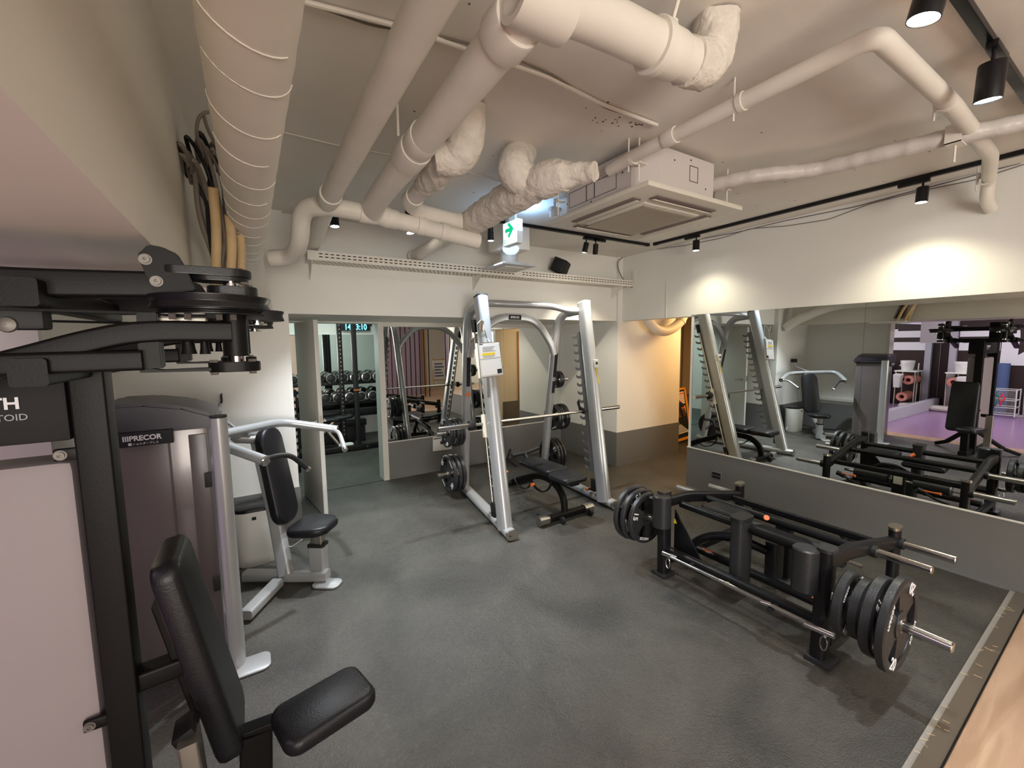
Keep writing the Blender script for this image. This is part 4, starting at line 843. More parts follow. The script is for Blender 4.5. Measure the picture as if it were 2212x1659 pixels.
for p in ((-.155, 2.66),):
    bm = B(); beam(bm, [(p[0], p[1], .01), (p[0], p[1], 1.385)], .10, .075, .037, up=(1, 0, 0)); pl = obj('pillar', bm, SILV, pr_)
    bm = B(); beam(bm, [(p[0], p[1], 1.383), (p[0], p[1], 1.392)], .10, .075, .037, up=(1, 0, 0)); obj('pillar_cap', bm, BLKM, pl)
bm = B(); cushion(bm, (-.10, 2.60, .008), (.20, .15, .012), r=.04, soft=.003); obj('foot_plate', bm, SILV, pr_)
for z in (.45, 1.02): bm = B(); box(bm, (-.235, 2.655, z), (-.205, 2.665, z + .075), bev=.004); obj('shroud_latch', bm, BLKM, pr_)
sc = V((.335, 3.36, .415)); Rm = Matrix((Sd, F, U)).transposed()
bm = B(); cushion(bm, sc, (.36, .29, .065), rot=Rm, r=.09, soft=.02, taper=.25); obj('seat', bm, VINYL, pr_)
spc = sc + F * .02
bm = B(); beam(bm, [V((spc.x, spc.y, .02)), V((spc.x, spc.y, .27))], .085, .115, .015, up=F); obj('seat_post_sleeve', bm, SILV, pr_)
bm = B(); beam(bm, [V((spc.x, spc.y, .25)), V((spc.x, spc.y, .385))], .065, .09, .01, up=F); obj('seat_post', bm, STEEL, pr_)
bm = B(); beam(bm, [V((spc.x, spc.y, .262)), V((spc.x, spc.y, .28))], .095, .125, .015, up=F); obj('sleeve_collar', bm, BLKM, pr_)
bm = B(); cushion(bm, V((.385, 3.225, .010)), (.13, .20, .014), rot=Rm, r=.05, soft=.003); obj('foot_plate', bm, SILV, pr_)
bm = B(); beam(bm, [(-0.123, 3.604, 0.050), (0.198, 3.394, 0.050), V((.40, 3.27, .05))], .085, .075, .02, fil=.08); obj('base_tube', bm, SILV, pr_)
bm = B(); beam(bm, [(0.076, 3.374, 0.045), (-0.121, 3.055, 0.045)], .085, .06, .015); obj('base_tube', bm, SILV, pr_)
pc = V((.120, 3.625, .775)); tl = (V((.076, 3.688, 1.111)) - V((.167, 3.562, .423))).normalized(); nf = Sd.cross(tl).normalized(); nf = nf if nf.dot(F) > 0 else -nf
Rp = Matrix((Sd, tl, nf)).transposed(); pc = V((.125, 3.615, .77))
bm = B(); cushion(bm, pc, (.27, .74, .075), rot=Rp, r=.11, soft=.022, taper=.08); obj('back_pad', bm, VINYL, pr_)
bk = pc - nf * .085
bm = B(); beam(bm, [(0.133, 3.395, 0.070), V(bk) - tl * .30, V(bk) + tl * .28], .075, .095, .02, up=F, fil=.1); obj('back_post', bm, SILV, pr_)
nc, fc = V((.051, 3.101, 1.014)), V((.611, 3.887, 1.019)); nr, fr = V((-.27, 3.42, 1.15)), V((.201, 3.951, 1.122))
bm = B(); tube(bm, [nc, nr + V((.06, -.10, -.03)), nr, nr.lerp(fr, .5) + V((0, 0, .0)), fr, fc], .033, .12, 22); obj('press_arm', bm, SILV, pr_)
for c, d in ((nc, (nc - nr)), (fc, (fc - fr))):
    d.normalize(); bm = B(); lathe(bm, c - d * .004, d, [(0, .001), (0, .036), (.006, .038), (.012, .034), (.015, .012), (.013, .001)], 24); obj('arm_cap', bm, CHROME, pr_)
for pts, m_ in (([nc - F * .03, nc + V((.07, .035, .018)), nc + V((.15, .06, .0)), V((.295, 3.195, .90))], BLKM), ([fc - F * .05, fc + V((-.01, -.09, .0)), fc + V((.0, -.15, -.02)), V((.617, 3.60, .905))], SILV)):  # far grip silver: light reflected on a glossy grip, put into its colour
    bm = B(); tube(bm, pts, .017, .05, 16); g = obj('hand_grip', bm, m_, pr_)
    e = V(pts[-1]); d = (e - V(pts[-2])).normalized(); bm = B(); cyl(bm, e - d * .005, e + d * .018, .020, n=18); obj('grip_cap', bm, CHROME, g)
rc = nr.lerp(fr, .5)
bm = B(); beam(bm, [rc + V((-.01, .0, 0)), rc + V((-.10, .02, -.06)), bk + tl * .30], .06, .09, .02, up=Sd, fil=.05); obj('counter_arm', bm, SILV, pr_)
dp_ = V((-0.200, 4.060, 1.340)); bm = B(); box(bm, dp_ - V((.012, .055, .035)), dp_ + V((.0, .055, .035)), bev=.01); o = obj('placard', bm, BLKM, pr_)
bm = B(); tube(bm, [dp_ + V((-.01, 0, -.03)), dp_ + V((-.04, -.03, -.12)), rc + V((-.08, .04, .0))], .012, .04, 10); obj('placard_stem', bm, SILV, o)
# air purifier behind it
ap = thing('air_purifier', 'white upright air purifier with a black top behind the shoulder press', 'air purifier', (-.03, 3.93, 0))
bm = B(); sweep(bm, [(-.03, 3.93, .0), (-.03, 3.93, .02), (-.03, 3.93, .42), (-.03, 3.93, .445)], rrect(.34, .24, .11, 8), up=(0, 1, 0), radii=[.9, .96, 1, .99]); obj('body', bm, WHITEP, ap)
bm = B(); sweep(bm, [(-.03, 3.93, .445), (-.03, 3.93, .468), (-.03, 3.93, .474)], rrect(.335, .235, .11, 8), up=(0, 1, 0), radii=[1, .98, .92]); obj('top_panel', bm, BLK, ap)
bm = B(); box(bm, (-.06, 3.806, .385), (-.03, 3.812, .41), bev=.002); obj('sensor', bm, INK, ap)
bm = B(); tube(bm, [(.12, 3.97, .10), (.20, 3.95, .03), (.25, 3.85, .10), (.28, 3.80, .14)], .004, .05, 6); obj('power_cord', bm, WHITEP, ap)
# ================================================================ REAR DELTOID MACHINE (nearest, left edge)
fm = thing('rear_deltoid_machine', 'large black rear deltoid machine in the left foreground with overhead arms', 'gym machine', (-.3, 1.65, 0))
N = -1  # near side
bm = B(); beam(bm, [(-.385, 1.645, .0), (-.385, 1.645, 1.70)], .075, .085, .006, up=(0, 1, 0)); obj('main_column', bm, BROWNBLK, fm)
bm = B(); beam(bm, [(-1.25, 1.66, .0), (-1.25, 1.66, 1.98)], .075, .12, .01, up=(0, 1, 0)); obj('rear_column', bm, BROWNBLK, fm)
def beamY(name, y, pts, h, w=.07, m=BROWNBLK, parent=None, fil=.1, r=.008):
    bm = B(); sweep(bm, round_path(pts, fil, 8), rrect(w, h, r), up=(0, 0, 1)); return obj(name, bm, m, parent or fm)

YN, YF = 1.34, 1.96
def side(y):
    def sh(p, dy=0): return V((p[0], y + dy, p[2]))
    g = []
    # overhead box beam, arm tubes
    beamY('overhead_beam', y, [sh((-1.25, 0, 1.905), .04), sh((-0.436, 1.340, 1.894), .04), sh((-0.186, 1.340, 1.904), .04)], .062, .06)
    beamY('curved_arm', y, [sh((-.80, 0, 1.60), .02), sh((-0.409, 1.340, 1.732), .02), sh((-0.319, 1.340, 1.765), .02), sh((-0.220, 1.340, 1.791), .02), sh((-0.035, 1.340, 1.789), .02)], .052, .05, fil=.12)
    beamY('lower_arm', y, [sh((-1.2, 0, 1.68), .0), sh((-0.451, 1.340, 1.718)), sh((-0.217, 1.340, 1.720))], .048, .05)

    bm = B(); prism(bm, [sh(p) for p in ((-0.223, 1.340, 1.834), (-0.183, 1.340, 1.835), (-0.182, 1.340, 1.699), (-0.227, 1.340, 1.698))], (0, .05, 0), bev=.003); obj('arm_bracket', bm, BROWNBLK, fm)
    bm = B(); prism(bm, [sh(p, .005) for p in ((-0.227, 1.340, 1.702), (-0.184, 1.340, 1.694), (-0.071, 1.340, 1.696), (0.014, 1.340, 1.700), (0.013, 1.340, 1.685), (-0.228, 1.340, 1.689))], (0, .05, 0), bev=.002); obj('lower_plate', bm, BROWNBLK, fm)
    bm = B(); prism(bm, [sh(p, -.012) for p in ((-0.209, 1.340, 1.968), (-0.187, 1.340, 1.994), (-0.161, 1.340, 1.991), (-0.133, 1.340, 1.977), (-0.117, 1.340, 1.943), (-0.103, 1.340, 1.891), (-0.184, 1.340, 1.878))], (0, .03, 0), bev=.003); br = obj('cam_bracket', bm, BROWNBLK, fm)

    for c in ((-0.194, 1.340, 1.958), (-0.177, 1.340, 1.908)):
        bm = B(); c = sh(c, -.012); lathe(bm, c, (0, -1, 0), [(0, .001), (0, .013), (.003, .013), (.003, .009), (.009, .009), (.009, .004), (.004, .004), (.004, .001)], 18); obj('bolt', bm, BOLTM, br)

    hub = sh((-0.028, 1.340, 1.791), .03); hx = hub.x
    bm = B(); cyl(bm, V((hx, hub.y, 1.724)), V((hx, hub.y, 1.855)), .030, n=26); cyl(bm, V((hx + .02, hub.y + .03, 1.729)), V((hx + .02, hub.y + .03, 1.821)), .014, n=14); obj('pivot_sleeve', bm, BROWNBLK, fm)
    bm = B(); cyl(bm, V((hx, hub.y, 1.705)), V((hx, hub.y, 1.947)), .020, n=22); obj('pivot_shaft', bm, CHROME, fm)

    def stad(bm, x0, x1, yy, r, z0, z1):
        n = 10; pts = [V((x1 + r * math.sin(PI * i / n), yy - r * math.cos(PI * i / n), z0)) for i in range(n + 1)] + [V((x0 - r * math.sin(PI * i / n), yy + r * math.cos(PI * i / n), z0)) for i in range(n + 1)]
        prism(bm, pts, (0, 0, z1 - z0), bev=.002)
    zz = dict(t0=1.931, t1=1.951, a0=1.881, a1=1.908, d0=1.846, d1=1.879, p0=1.822, p1=1.849, b0=1.683, b1=1.709)
    bm = B(); stad(bm, hx - .11, hx, hub.y, .048, zz['t0'], zz['t1']); stad(bm, hx - .045, hx - .003, hub.y, .043, zz['t0'] - .012, zz['t0']); obj('top_link_plate', bm, BLK, fm)
    bm = B(); stad(bm, hx - .02, hx + .025, hub.y, .035, zz['a0'], zz['a1']); obj('bearing_block', bm, BLK, fm)
    bm = B(); stad(bm, hx - .02, hx + .01, hub.y, .045, zz['b0'], zz['b1']); obj('bottom_link_plate', bm, BROWNBLK, fm)
    for dx_, dy_, z in ((-.05, -.03, zz['b0'] - .006), (.035, -.03, zz['b0'] - .006), (.035, -.03, zz['b1']), (-.05, -.03, zz['b1']), (.03, -.035, zz['t0'] - .02), (.02, 0, zz['t1']), (.04, .0, zz['a1'])):
        bm = B(); cyl(bm, V((hx + dx_, hub.y + dy_, z)), V((hx + dx_, hub.y + dy_, z + .007)), .010, n=6); obj('bolt', bm, BOLTM, fm)
    # large cam wheel and cable pulley
    def groove(bm, c, R, z0, z1): lathe(bm, V((c.x, c.y, z0)), (0, 0, 1), [(0, .001), (0, R), (.003, R), ((z1 - z0) * .45, R * .95), ((z1 - z0) * .55, R * .95), (z1 - z0 - .003, R), (z1 - z0, R), (z1 - z0, .001)], 48)
    cc = V((hx - .045, hub.y + .02, 0)); bm = B(); groove(bm, cc, .135, zz['d0'], zz['d1']); groove(bm, cc, .120, zz['d0'] - .014, zz['d0']); obj('cam_wheel', bm, BLK, fm)
    c2 = V((hx + .055, hub.y + .05, 0)); bm = B(); groove(bm, c2, .068, zz['p0'], zz['p1']); pu = obj('cable_pulley', bm, BLKM, fm)
    bm = B(); cyl(bm, V((c2.x, c2.y, zz['p0'] - .012)), V((c2.x, c2.y, zz['p1'] + .01)), .016, n=16); cyl(bm, V((c2.x, c2.y, zz['p0'] - .012)), V((c2.x, c2.y, zz['p0'] - .008)), .024, n=16); obj('axle', bm, CHROME, pu)
    bm = B(); box(bm, (c2.x - .012, c2.y - .09, zz['p1']), (c2.x + .004, c2.y - .07, zz['d1']), bev=.002); obj('stop_tab', bm, BLKM, fm)

    for (xa, xb, zt, zb, cx_) in ((-0.149, -0.113, 1.771, 1.732, 0), (-0.109, -0.084, 1.767, 1.731, 1)):
        bm = B(); xm = (xa + xb) / 2; r = abs(xb - xa) / 2; lathe(bm, V((xm, hub.y, zb)), (0, 0, 1), [(0, .001), (0, r), ((zt - zb) * .4, r * .82), (zt - zb, r * .72), (zt - zb + .02, r * .7)], 24); obj('rubber_bumper', bm, BROWNBLK, fm)
    bm = B(); box(bm, V((hx - .16, hub.y - .01, zz['d0'] - .055)), V((hx - .06, hub.y + .05, zz['d0'] - .02)), bev=.003); obj('cable_clamp', bm, STEEL, fm)
    for dx_ in (-.125, -.095, -.03, .0): bm = B(); cyl(bm, V((hx + dx_, hub.y - .045, zz['d0'] - .028)), V((hx + dx_, hub.y - .045, zz['d0'] - .012)), .008, n=6); obj('bolt', bm, BOLTM, fm)
    bm = B(); cyl(bm, V((-.9, hub.y, 1.847)), V((hx - .17, hub.y, 1.834)), .004, n=8); cyl(bm, V((-1.2, hub.y + .01, zz['d1'] + .012)), V((hx - .1, hub.y + .01, zz['d1'] + .004)), .006, n=8); obj('steel_cable', bm, BLKM, fm)

side(YN); side(YF)
bm = B(); box(bm, (-1.0, 1.40, 1.794), (-0.395, 1.46, 1.856), bev=.01); pb_ = obj('pulley_housing', bm, BLKM, fm)
bm = B(); lathe(bm, (-0.453, 1.40, 1.805), (0, -1, 0), [(0, .001), (0, .018), (.006, .016), (.009, .006), (.009, .001)], 20); obj('bolt', bm, BOLTM, pb_)
for z in (1.70, 1.87): bm = B(); beam(bm, [(-.40, 1.30, z), (-.40, 2.0, z)], .06, .06, .008); obj('cross_beam', bm, BROWNBLK, fm)

# weight stack shroud with name panel
bm = B(); box(bm, (-1.18, 1.63, .02), (-.435, 1.78, 1.44), bev=.03); obj('weight_shroud', bm, SHROUD, fm)
bm = B(); box(bm, (-1.20, 1.61, 1.499), (-0.429, 1.78, 1.678), bev=.008); obj('name_panel', bm, mat('dark_name_panel', (.012, .011, .012), .6, spec=.25), fm)

text('STRENGTH', (-0.515, 1.608, 1.596), (1, 0, 0), (0, 0, 1), .042, WHITEINK, fm, 'panel_lettering', bold=.0012, align='RIGHT')
text('REAR DELTOID', (-0.503, 1.608, 1.565), (1, 0, 0), (0, 0, 1), .024, GREYINK, fm, 'panel_lettering', bold=.0002, align='RIGHT')

for (cx_, cz_) in ((-0.452, 1.461), (-0.458, 0.659)):
    bm = B(); box(bm, (cx_ - .015, 1.605, cz_ - .017), (-.40, 1.622, cz_ + .017), bev=.006); tb = obj('mounting_tab', bm, BROWNBLK, fm)
    bm = B(); lathe(bm, (cx_, 1.606, cz_), (0, -1, 0), [(0, .001), (0, .014), (.003, .014), (.003, .010), (.008, .010), (.008, .005), (.004, .005), (.004, .001)], 18); obj('bolt', bm, BOLTM, tb)

A_ = [V(p) for p in ((-0.276, 1.580, 1.096), (-0.229, 1.580, 1.097), (-0.092, 1.580, 0.434), (-0.184, 1.580, 0.452))]
t_f, b_f = A_[1], A_[2] + V((.0, 0, -.07)); al = (t_f - b_f).normalized(); nfr = V((al.z, 0, -al.x)); nfr = nfr if nfr.x > 0 else -nfr
pcn = (t_f + b_f) / 2 - nfr * .038 + V((0, .155, 0)); Rpd = Matrix((V((0, 1, 0)), al, V((0, 1, 0)).cross(al))).transposed()
bm = B(); cushion(bm, pcn, (.31, (t_f - b_f).length, .076), rot=Rpd, r=.055, soft=.02, taper=.04); pad_o = obj('chest_pad', bm, VINYL, fm)
bm = B(); beam(bm, [pcn - nfr * .055 + al * .23, pcn - nfr * .055 - al * .20], .16, .03, .006, up=nfr); obj('pad_backing', bm, BROWNBLK, fm)

bm = B(); pts_ = [V(p) for p in ((-0.026, 1.621, 0.460), (0.284, 1.696, 0.460), (0.313, 1.508, 0.460), (0.016, 1.444, 0.460))]; sc_ = sum(pts_, V((0, 0, 0))) / 4
ux = (pts_[1] - pts_[0]).normalized(); uy = U.cross(ux).normalized()
cushion(bm, sc_ + ux * .01 - U * .02, ((pts_[1] - pts_[0]).length, (pts_[3] - pts_[0]).length * 1.2, .06), rot=Matrix((ux, uy, U)).transposed(), r=.05, soft=.018); obj('seat', bm, VINYL, fm)
sx, sy = -.08, 1.66
bm = B(); beam(bm, [(sx, sy, .02), (sx + .02, sy, .40)], .08, .10, .01, up=(1, 0, 0)); obj('seat_post', bm, BROWNBLK, fm)
bm = B(); beam(bm, [(sx - .03, sy, .40), (.12, sy - .04, .425)], .05, .03, .006); obj('seat_carrier', bm, BROWNBLK, fm)
bm = B(); beam(bm, [(-1.25, 1.66, .05), (.02, 1.66, .05)], .09, .08, .01); obj('base_tube', bm, BROWNBLK, fm)
for s in (-1, 1): bm = B(); beam(bm, [(-.40, 1.66 + s * .04, .36), (-.62, 1.66 + s * .30, .10), (-.72, 1.66 + s * .44, .03)], .06, .05, .01); obj('stabiliser_leg', bm, BROWNBLK, fm)
bm = B(); beam(bm, [(-.40, 1.66, .72), (-.235, 1.68, .72)], .07, .06, .01); obj('pad_arm', bm, BROWNBLK, fm)
bm = B(); beam(bm, [(-0.217, 1.460, 0.622), (-0.192, 1.460, 0.129)], .075, .05, .008, up=(1, 0, 0)); fs = obj('chrome_adjuster', bm, STEEL, fm)
bm = B(); box(bm, (-0.255, 1.46, 0.60), (-0.200, 1.55, 0.632), rot=Matrix.Rotation(-.45, 3, 'Y'), bev=.003); obj('adjuster_bracket', bm, BROWNBLK, fm)
bm = B(); tube(bm, [(-0.617, 2.829, 0.060), (-0.407, 2.875, 0.060), (-0.321, 2.854, 0.060)], .02, .05, 10); obj('floor_strut', bm, BROWNBLK, fm)
# ================================================================ DOOR LEAF
dl = thing('door_leaf', 'open white flush door leaf standing edge-on in the doorway', 'door', (.49, 5.0, 0))
R_ = Matrix.Rotation(math.radians(6.5), 3, 'Z')
bm = B(); box(bm, (.455, 4.53, .01), (.495, 5.38, 2.0), rot=Matrix.Rotation(math.radians(6.5), 3, 'Z'), piv=(.44, 5.38, 1), bev=.002); obj('panel', bm, TRIM, dl)
for s in (-1, 1):
    bm = B(); x = .578 if s > 0 else .538; c = V((x, 4.62, .98)); cyl(bm, c, c + V((s * .045, 0, 0)), .008, n=12); tube(bm, [c + V((s * .045, 0, 0)), c + V((s * .05, .12, 0))], .008, 0, 10); cyl(bm, c, c + V((s * .006, 0, 0)), .024, n=20); obj('handle', bm, STEEL, dl)
bm = B(); box(bm, (.562, 4.529, .95), (.580, 4.5345, 1.05)); obj('latch_plate', bm, STEEL, dl)
nt_ = thing('wall_notice', 'white paper notice taped under the back mirror beside the smith machine', 'notice', (2.0, 5.38, .35))
q4 = [V(p) for p in ((2.062, 5.385, 0.480), (2.342, 5.385, 0.476), (2.337, 5.385, 0.279), (2.056, 5.385, 0.287))]
bm = B(); prism(bm, q4, (0, .004, 0)); obj('paper_sheet', bm, PAPER, nt_)
bm = B(); a = q4[0].lerp(q4[2], .5); box(bm, (a.x - .03, 5.382, a.z - .01), (a.x + .04, 5.386, a.z + .035)); box(bm, (q4[0].x + .01, 5.382, q4[0].z - .03), (q4[0].x + .12, 5.386, q4[0].z - .018)); obj('printed_picture', bm, INK, nt_)
# ================================================================ FREE WEIGHTS ROOM beyond the door
dr = thing('dumbbell_rack', 'three-tier dark dumbbell rack in the room beyond the door', 'rack', (1.5, 8.2, 0))
for z, y in ((1.02, 8.30), (.66, 8.20)):
    for dy in (-.06, .10):
        bm = B(); box(bm, (-.6, y + dy - .015, z), (3.6, y + dy + .015, z + .05), bev=.004); obj('shelf_rail', bm, BLK, dr)
for x in (-.55, .3, 2.35, 3.5):
    bm = B(); beam(bm, [(x, 8.40, 0), (x, 8.40, 1.15)], .06, .08, .01, up=(1, 0, 0)); obj('post', bm, BLK, dr)
    bm = B(); beam(bm, [(x, 8.0, .03), (x, 8.5, .03)], .06, .05, .01); obj('foot', bm, BLK, dr)
bm = B(); box(bm, (-.6, 8.05, .44), (3.6, 8.30, .56), bev=.01); obj('lower_panel', bm, BLK, dr)
db = thing('dumbbell', 'round black and chrome dumbbell on the rack beyond the door', 'dumbbell', (.42, 8.32, 1.15), 'dumbbells on the rack beyond the door')
def head(bm, s):
    c = V((.42, 8.32 + s * .05, 1.15)); lathe(bm, c, (0, s, 0), [(0, .001), (0, .070), (.01, .092), (.075, .092), (.085, .072), (.088, .001)], 26)
for s in (-1, 1):
    o = one('head', RUB, db, head, s); c = V((.42, 8.32 + s * .138, 1.15)); bm = B(); lathe(bm, c, (0, s, 0), [(0, .074), (.003, .088), (.006, .074)], 26); obj('rim', bm, CHROME, o)
bm = B(); cyl(bm, (.42, 8.27, 1.15), (.42, 8.37, 1.15), .016, n=14); obj('handle', bm, CHROME, db)
tier = [(x, 8.32, 1.15) for x in [.42 + .205 * k for k in range(13)]] + [(.50 + .205 * k, 8.22, .80) for k in range(13)]
for k, p in enumerate(tier[1:]):
    top = p[2] > 1
    dup(db, p, '%s round black and chrome dumbbell from the door leaf, %s rack tier' % ('first second third fourth fifth sixth seventh eighth ninth tenth eleventh twelfth thirteenth'.split()[(k + 1) % 13], 'upper' if top else 'lower'), 'dumbbells on the %s tier beyond the door' % ('upper' if top else 'lower'))
ORD = 'first second third fourth fifth sixth seventh eighth ninth tenth eleventh twelfth thirteenth'.split()
db['label'] = 'first round black and chrome dumbbell from the door leaf, upper rack tier'; db['group'] = 'dumbbells on the upper tier beyond the door'
pr2 = thing('power_rack', 'tall black power rack with two posts in the room beyond the door', 'rack', (1.4, 7.6, 0))
for (x, y) in ((1.475, 7.28), (1.335, 7.75), (3.0, 7.28), (2.85, 7.75)):
    bm = B(); beam(bm, [(x, y, 0), (x, y, 2.4)], .075, .075, .006, up=(1, 0, 0)); obj('post', bm, BLK, pr2)
    bm = B()
    for k in range(30): cyl(bm, (x, y - .038, .2 + k * .07), (x, y - .0395, .2 + k * .07), .010, n=8)
    obj('peg_hole', bm, STEEL if y > 7.5 else DARK, pr2)
bm = B(); beam(bm, [(.55, 7.24, .05), (3.2, 7.28, .05)], .08, .08, .008); obj('front_base', bm, BLK, pr2)
for x in (1.42, 2.92): bm = B(); beam(bm, [(x + .05, 7.26, .04), (x - .1, 7.9, .04)], .07, .07, .006); obj('side_base', bm, BLK, pr2)
bm = B(); box(bm, (1.43, 7.239, 1.0), (1.52, 7.242, 1.02)); obj('orange_band', bm, ORNG, pr2)
for x in (.92, 1.6): bm = B(); cyl(bm, (x, 7.198, .05), (x, 7.202, .05), .012, n=10); obj('bolt', bm, STEEL, pr2)
b2n = thing('adjustable_bench', 'black adjustable bench beside the power rack beyond the door', 'bench', (1.1, 7.5, 0))
bm = B(); cushion(bm, (1.0, 7.6, .50), (.5, .28, .06), r=.05); obj('seat_pad', bm, VINYL, b2n)
bm = B(); cushion(bm, (1.32, 7.62, .52), (.30, .24, .06), rot=Matrix.Rotation(-.1, 3, 'Y'), r=.05); obj('back_pad', bm, VINYL, b2n)
bm = B(); beam(bm, [(.95, 7.6, .46), (1.22, 7.55, .05)], .05, .05, .01); beam(bm, [(1.15, 7.6, .46), (.75, 7.62, .05)], .05, .05, .01); beam(bm, [(.7, 7.45, .04), (.7, 7.8, .04)], .05, .05, .01); beam(bm, [(1.25, 7.4, .04), (1.25, 7.75, .04)], .05, .05, .01); obj('frame', bm, STEEL, b2n)
tw = obj('towel', (lambda b_: (cushion(b_, (1.30, 7.40, .06), (.24, .14, .10), r=.05, soft=.03), b_)[1])(B()), PAPER); tag(tw, 'crumpled white towel on the floor by the power rack base', 'towel')
b3 = thing('low_black_cabinet', 'low black storage bench in front of the dumbbell rack', 'bench', (1.0, 7.95, 0))
bm = B(); box(bm, (.45, 7.86, .30), (1.75, 8.0, .40), bev=.01); obj('top_board', bm, BLK, b3); bm = B(); box(bm, (.47, 7.9, 0), (1.73, 7.98, .30), bev=.01); obj('body', bm, BLKM, b3)
ck = thing('digital_clock', 'blue digital wall clock over the dumbbells beyond the door', 'clock', (1.85, 8.6, 2.1))
bm = B(); box(bm, (1.523, 8.550, 2.025), (2.054, 8.600, 2.164), bev=.004); obj('case', bm, INK, ck)
cl_, cr_ = V((1.573, 8.545, 2.042)), V((2.027, 8.545, 2.045))
text('14:03:10', cl_, (1, 0, 0), (0, 0, 1), .155, LED, ck, 'digits', bold=.002, squeeze=.78)
bm = B(); box(bm, (1.62, 8.597, 2.12), (2.1, 8.63, 2.2)); obj('bracket', bm, BLKM, ck)
cab = thing('slatted_cabinet', 'narrow dark cabinet edge in the gap behind the door leaf', 'cabinet', (.42, 6.5, 0))
bm = B(); box(bm, (.20, 6.4, 0), (.52, 6.8, 1.15), bev=.006); obj('body', bm, BLKM, cab)
for k in range(10): bm = B(); box(bm, (.22, 6.392, .15 + k * .095), (.50, 6.402, .20 + k * .095)); obj('drawer_front', bm, CHROME, cab)
wp = thing('teal_poster', 'teal backlit panel on the left wall of the room beyond the door', 'panel', (-.95, 6.6, 1.2)); bm = B(); box(bm, (-.995, 6.1, 1.1), (-.975, 6.5, 1.9)); obj('panel', bm, TEAL, wp)
wp = thing('teal_poster', 'second teal backlit panel further along that same left wall', 'panel', (-.95, 7.2, 1.2)); bm = B(); box(bm, (-.995, 7.1, 1.2), (-.975, 7.4, 1.9)); obj('panel', bm, TEAL, wp)
ra = obj('fire_alarm_mark', (lambda b_: (box(b_, (.318, 4.40, 1.0), (.325, 4.46, 1.10)), b_)[1])(B()), REDP); tag(ra, 'small red plate on the wall beside the open door leaf', 'sign')
# ================================================================ PASSAGE: arch duct and easel
ad = thing('curved_duct', 'curved duct bend hanging under the passage ceiling in orange light', 'duct', (5.0, 4.0, 1.8))
bm = B(); tube(bm, [(4.54, 3.95, 2.36), (4.57, 3.95, 2.10), (4.78, 3.95, 1.91), (5.02, 3.95, 1.87), (5.30, 3.95, 1.98), (5.46, 3.95, 2.18), (5.48, 3.95, 2.36)], .068, .14, 22); obj('duct_run', bm, PIPE, ad)
bm = B(); lathe(bm, (5.33, 3.95, 2.02), (.6, 0, .75), [(0, .06), (0, .074), (.035, .074), (.035, .06)], 24); obj('coupling', bm, PIPE, ad)
ea = thing('easel_sign', 'orange framed easel board with three printed notices in the passage', 'sign', (6.4, 4.6, 0))
a0, a1 = V((6.046, 4.600, 0.926)), V((6.419, 4.620, 0.947)); b0, b1 = V((5.949, 4.500, 0.002)), V((6.509, 4.500, 0.039))
nrm = (a1 - a0).cross(b0 - a0).normalized(); nrm = nrm if nrm.y > 0 else -nrm
def eq(u, v, off=0): return a0.lerp(a1, u).lerp(b0.lerp(b1, u), v) - nrm * off
def epan(bm, u0, u1, v0, v1, off, t): prism(bm, [eq(u0, v0, off), eq(u1, v0, off), eq(u1, v1, off), eq(u0, v1, off)], nrm * t)
one('board', INK, ea, epan, .04, .96, .03, .93, 0, .012)
for k, a in enumerate(((0, 1, 0, .035), (0, 1, .92, .97), (0, .05, 0, .97), (.88, 1, 0, 1.0))): one('frame_bar', mat('orange_frame', (.85, .32, .02), .5) if k == 0 else bpy.data.materials['orange_frame'], ea, epan, *a, .004, .02)
for k, (v0, v1) in enumerate(((.07, .30), (.34, .58), (.62, .84))):
    o = one('notice_sheet', PAPER, ea, epan, .08, .82, v0, v1, .002, .001)
    def ln(bm):
        for j in range(5): epan(bm, .3, .75, v0 + .06 + j * .03, v0 + .068 + j * .03, .004, .001)
        epan(bm, .3, .78, v0 + .02, v0 + .045, .004, .001)
    one('print_lines', INK if k == 2 else ORNG, o, ln)
# ================================================================ STUDIO THINGS (seen in the mirror)
tb = thing('side_table', 'white-topped metal table against the dark studio wall', 'table', (-5.45, 2.85, 0))
bm = B(); box(bm, (-5.75, 2.62, .90), (-5.2, 3.05, .93), bev=.005); obj('table_top', bm, WHITEP, tb)
for x in (-5.72, -5.23):
    for y in (2.65, 3.02): bm = B(); cyl(bm, (x, y, 0), (x, y, .90), .014, n=10); obj('leg', bm, STEEL, tb)
bu = thing('bucket', 'white lidded bucket on the studio side table', 'bucket', (-5.4, 2.82, .93))
bm = B(); lathe(bm, (-5.4, 2.82, .93), (0, 0, 1), [(0, .001), (0, .11), (.20, .135), (.20, .14), (.24, .14), (.25, .13), (.25, .001)], 28); obj('body', bm, WHITEP, bu)
bm = B(); tube(bm, [(-5.26, 2.82, 1.12), (-5.22, 2.78, 1.08), (-5.24, 2.70, 1.04), (-5.27, 2.72, 1.08)], .006, .03, 8); obj('handle', bm, WHITEP, bu)
hb = thing('white_bin', 'small white bin hung on the side of the studio table', 'bin', (-5.2, 2.6, .6)); bm = B(); sweep(bm, [(-5.14, 2.72, .52), (-5.10, 2.74, .84)], rrect(.22, .16, .02), up=(0, 1, 0), radii=[.75, 1]); obj('body', bm, WHITEP, hb)
for k, (y, z, lb) in enumerate(((2.72, .62, 'rolled pink exercise mat on top of the roll stack under the table'), (2.90, .60, 'rolled pink exercise mat beside the table leg'), (2.80, .17, 'rolled pink exercise mat lowest under the table'))):
    pm = thing('exercise_mat', lb, 'mat', (-5.45, y, z)); bm = B(); lathe(bm, (-5.75, y, z + .1), (1, 0, 0), [(0, .05), (0, .11), (.55, .11), (.55, .05), (0, .05)], 26); obj('roll', bm, PINK, pm)
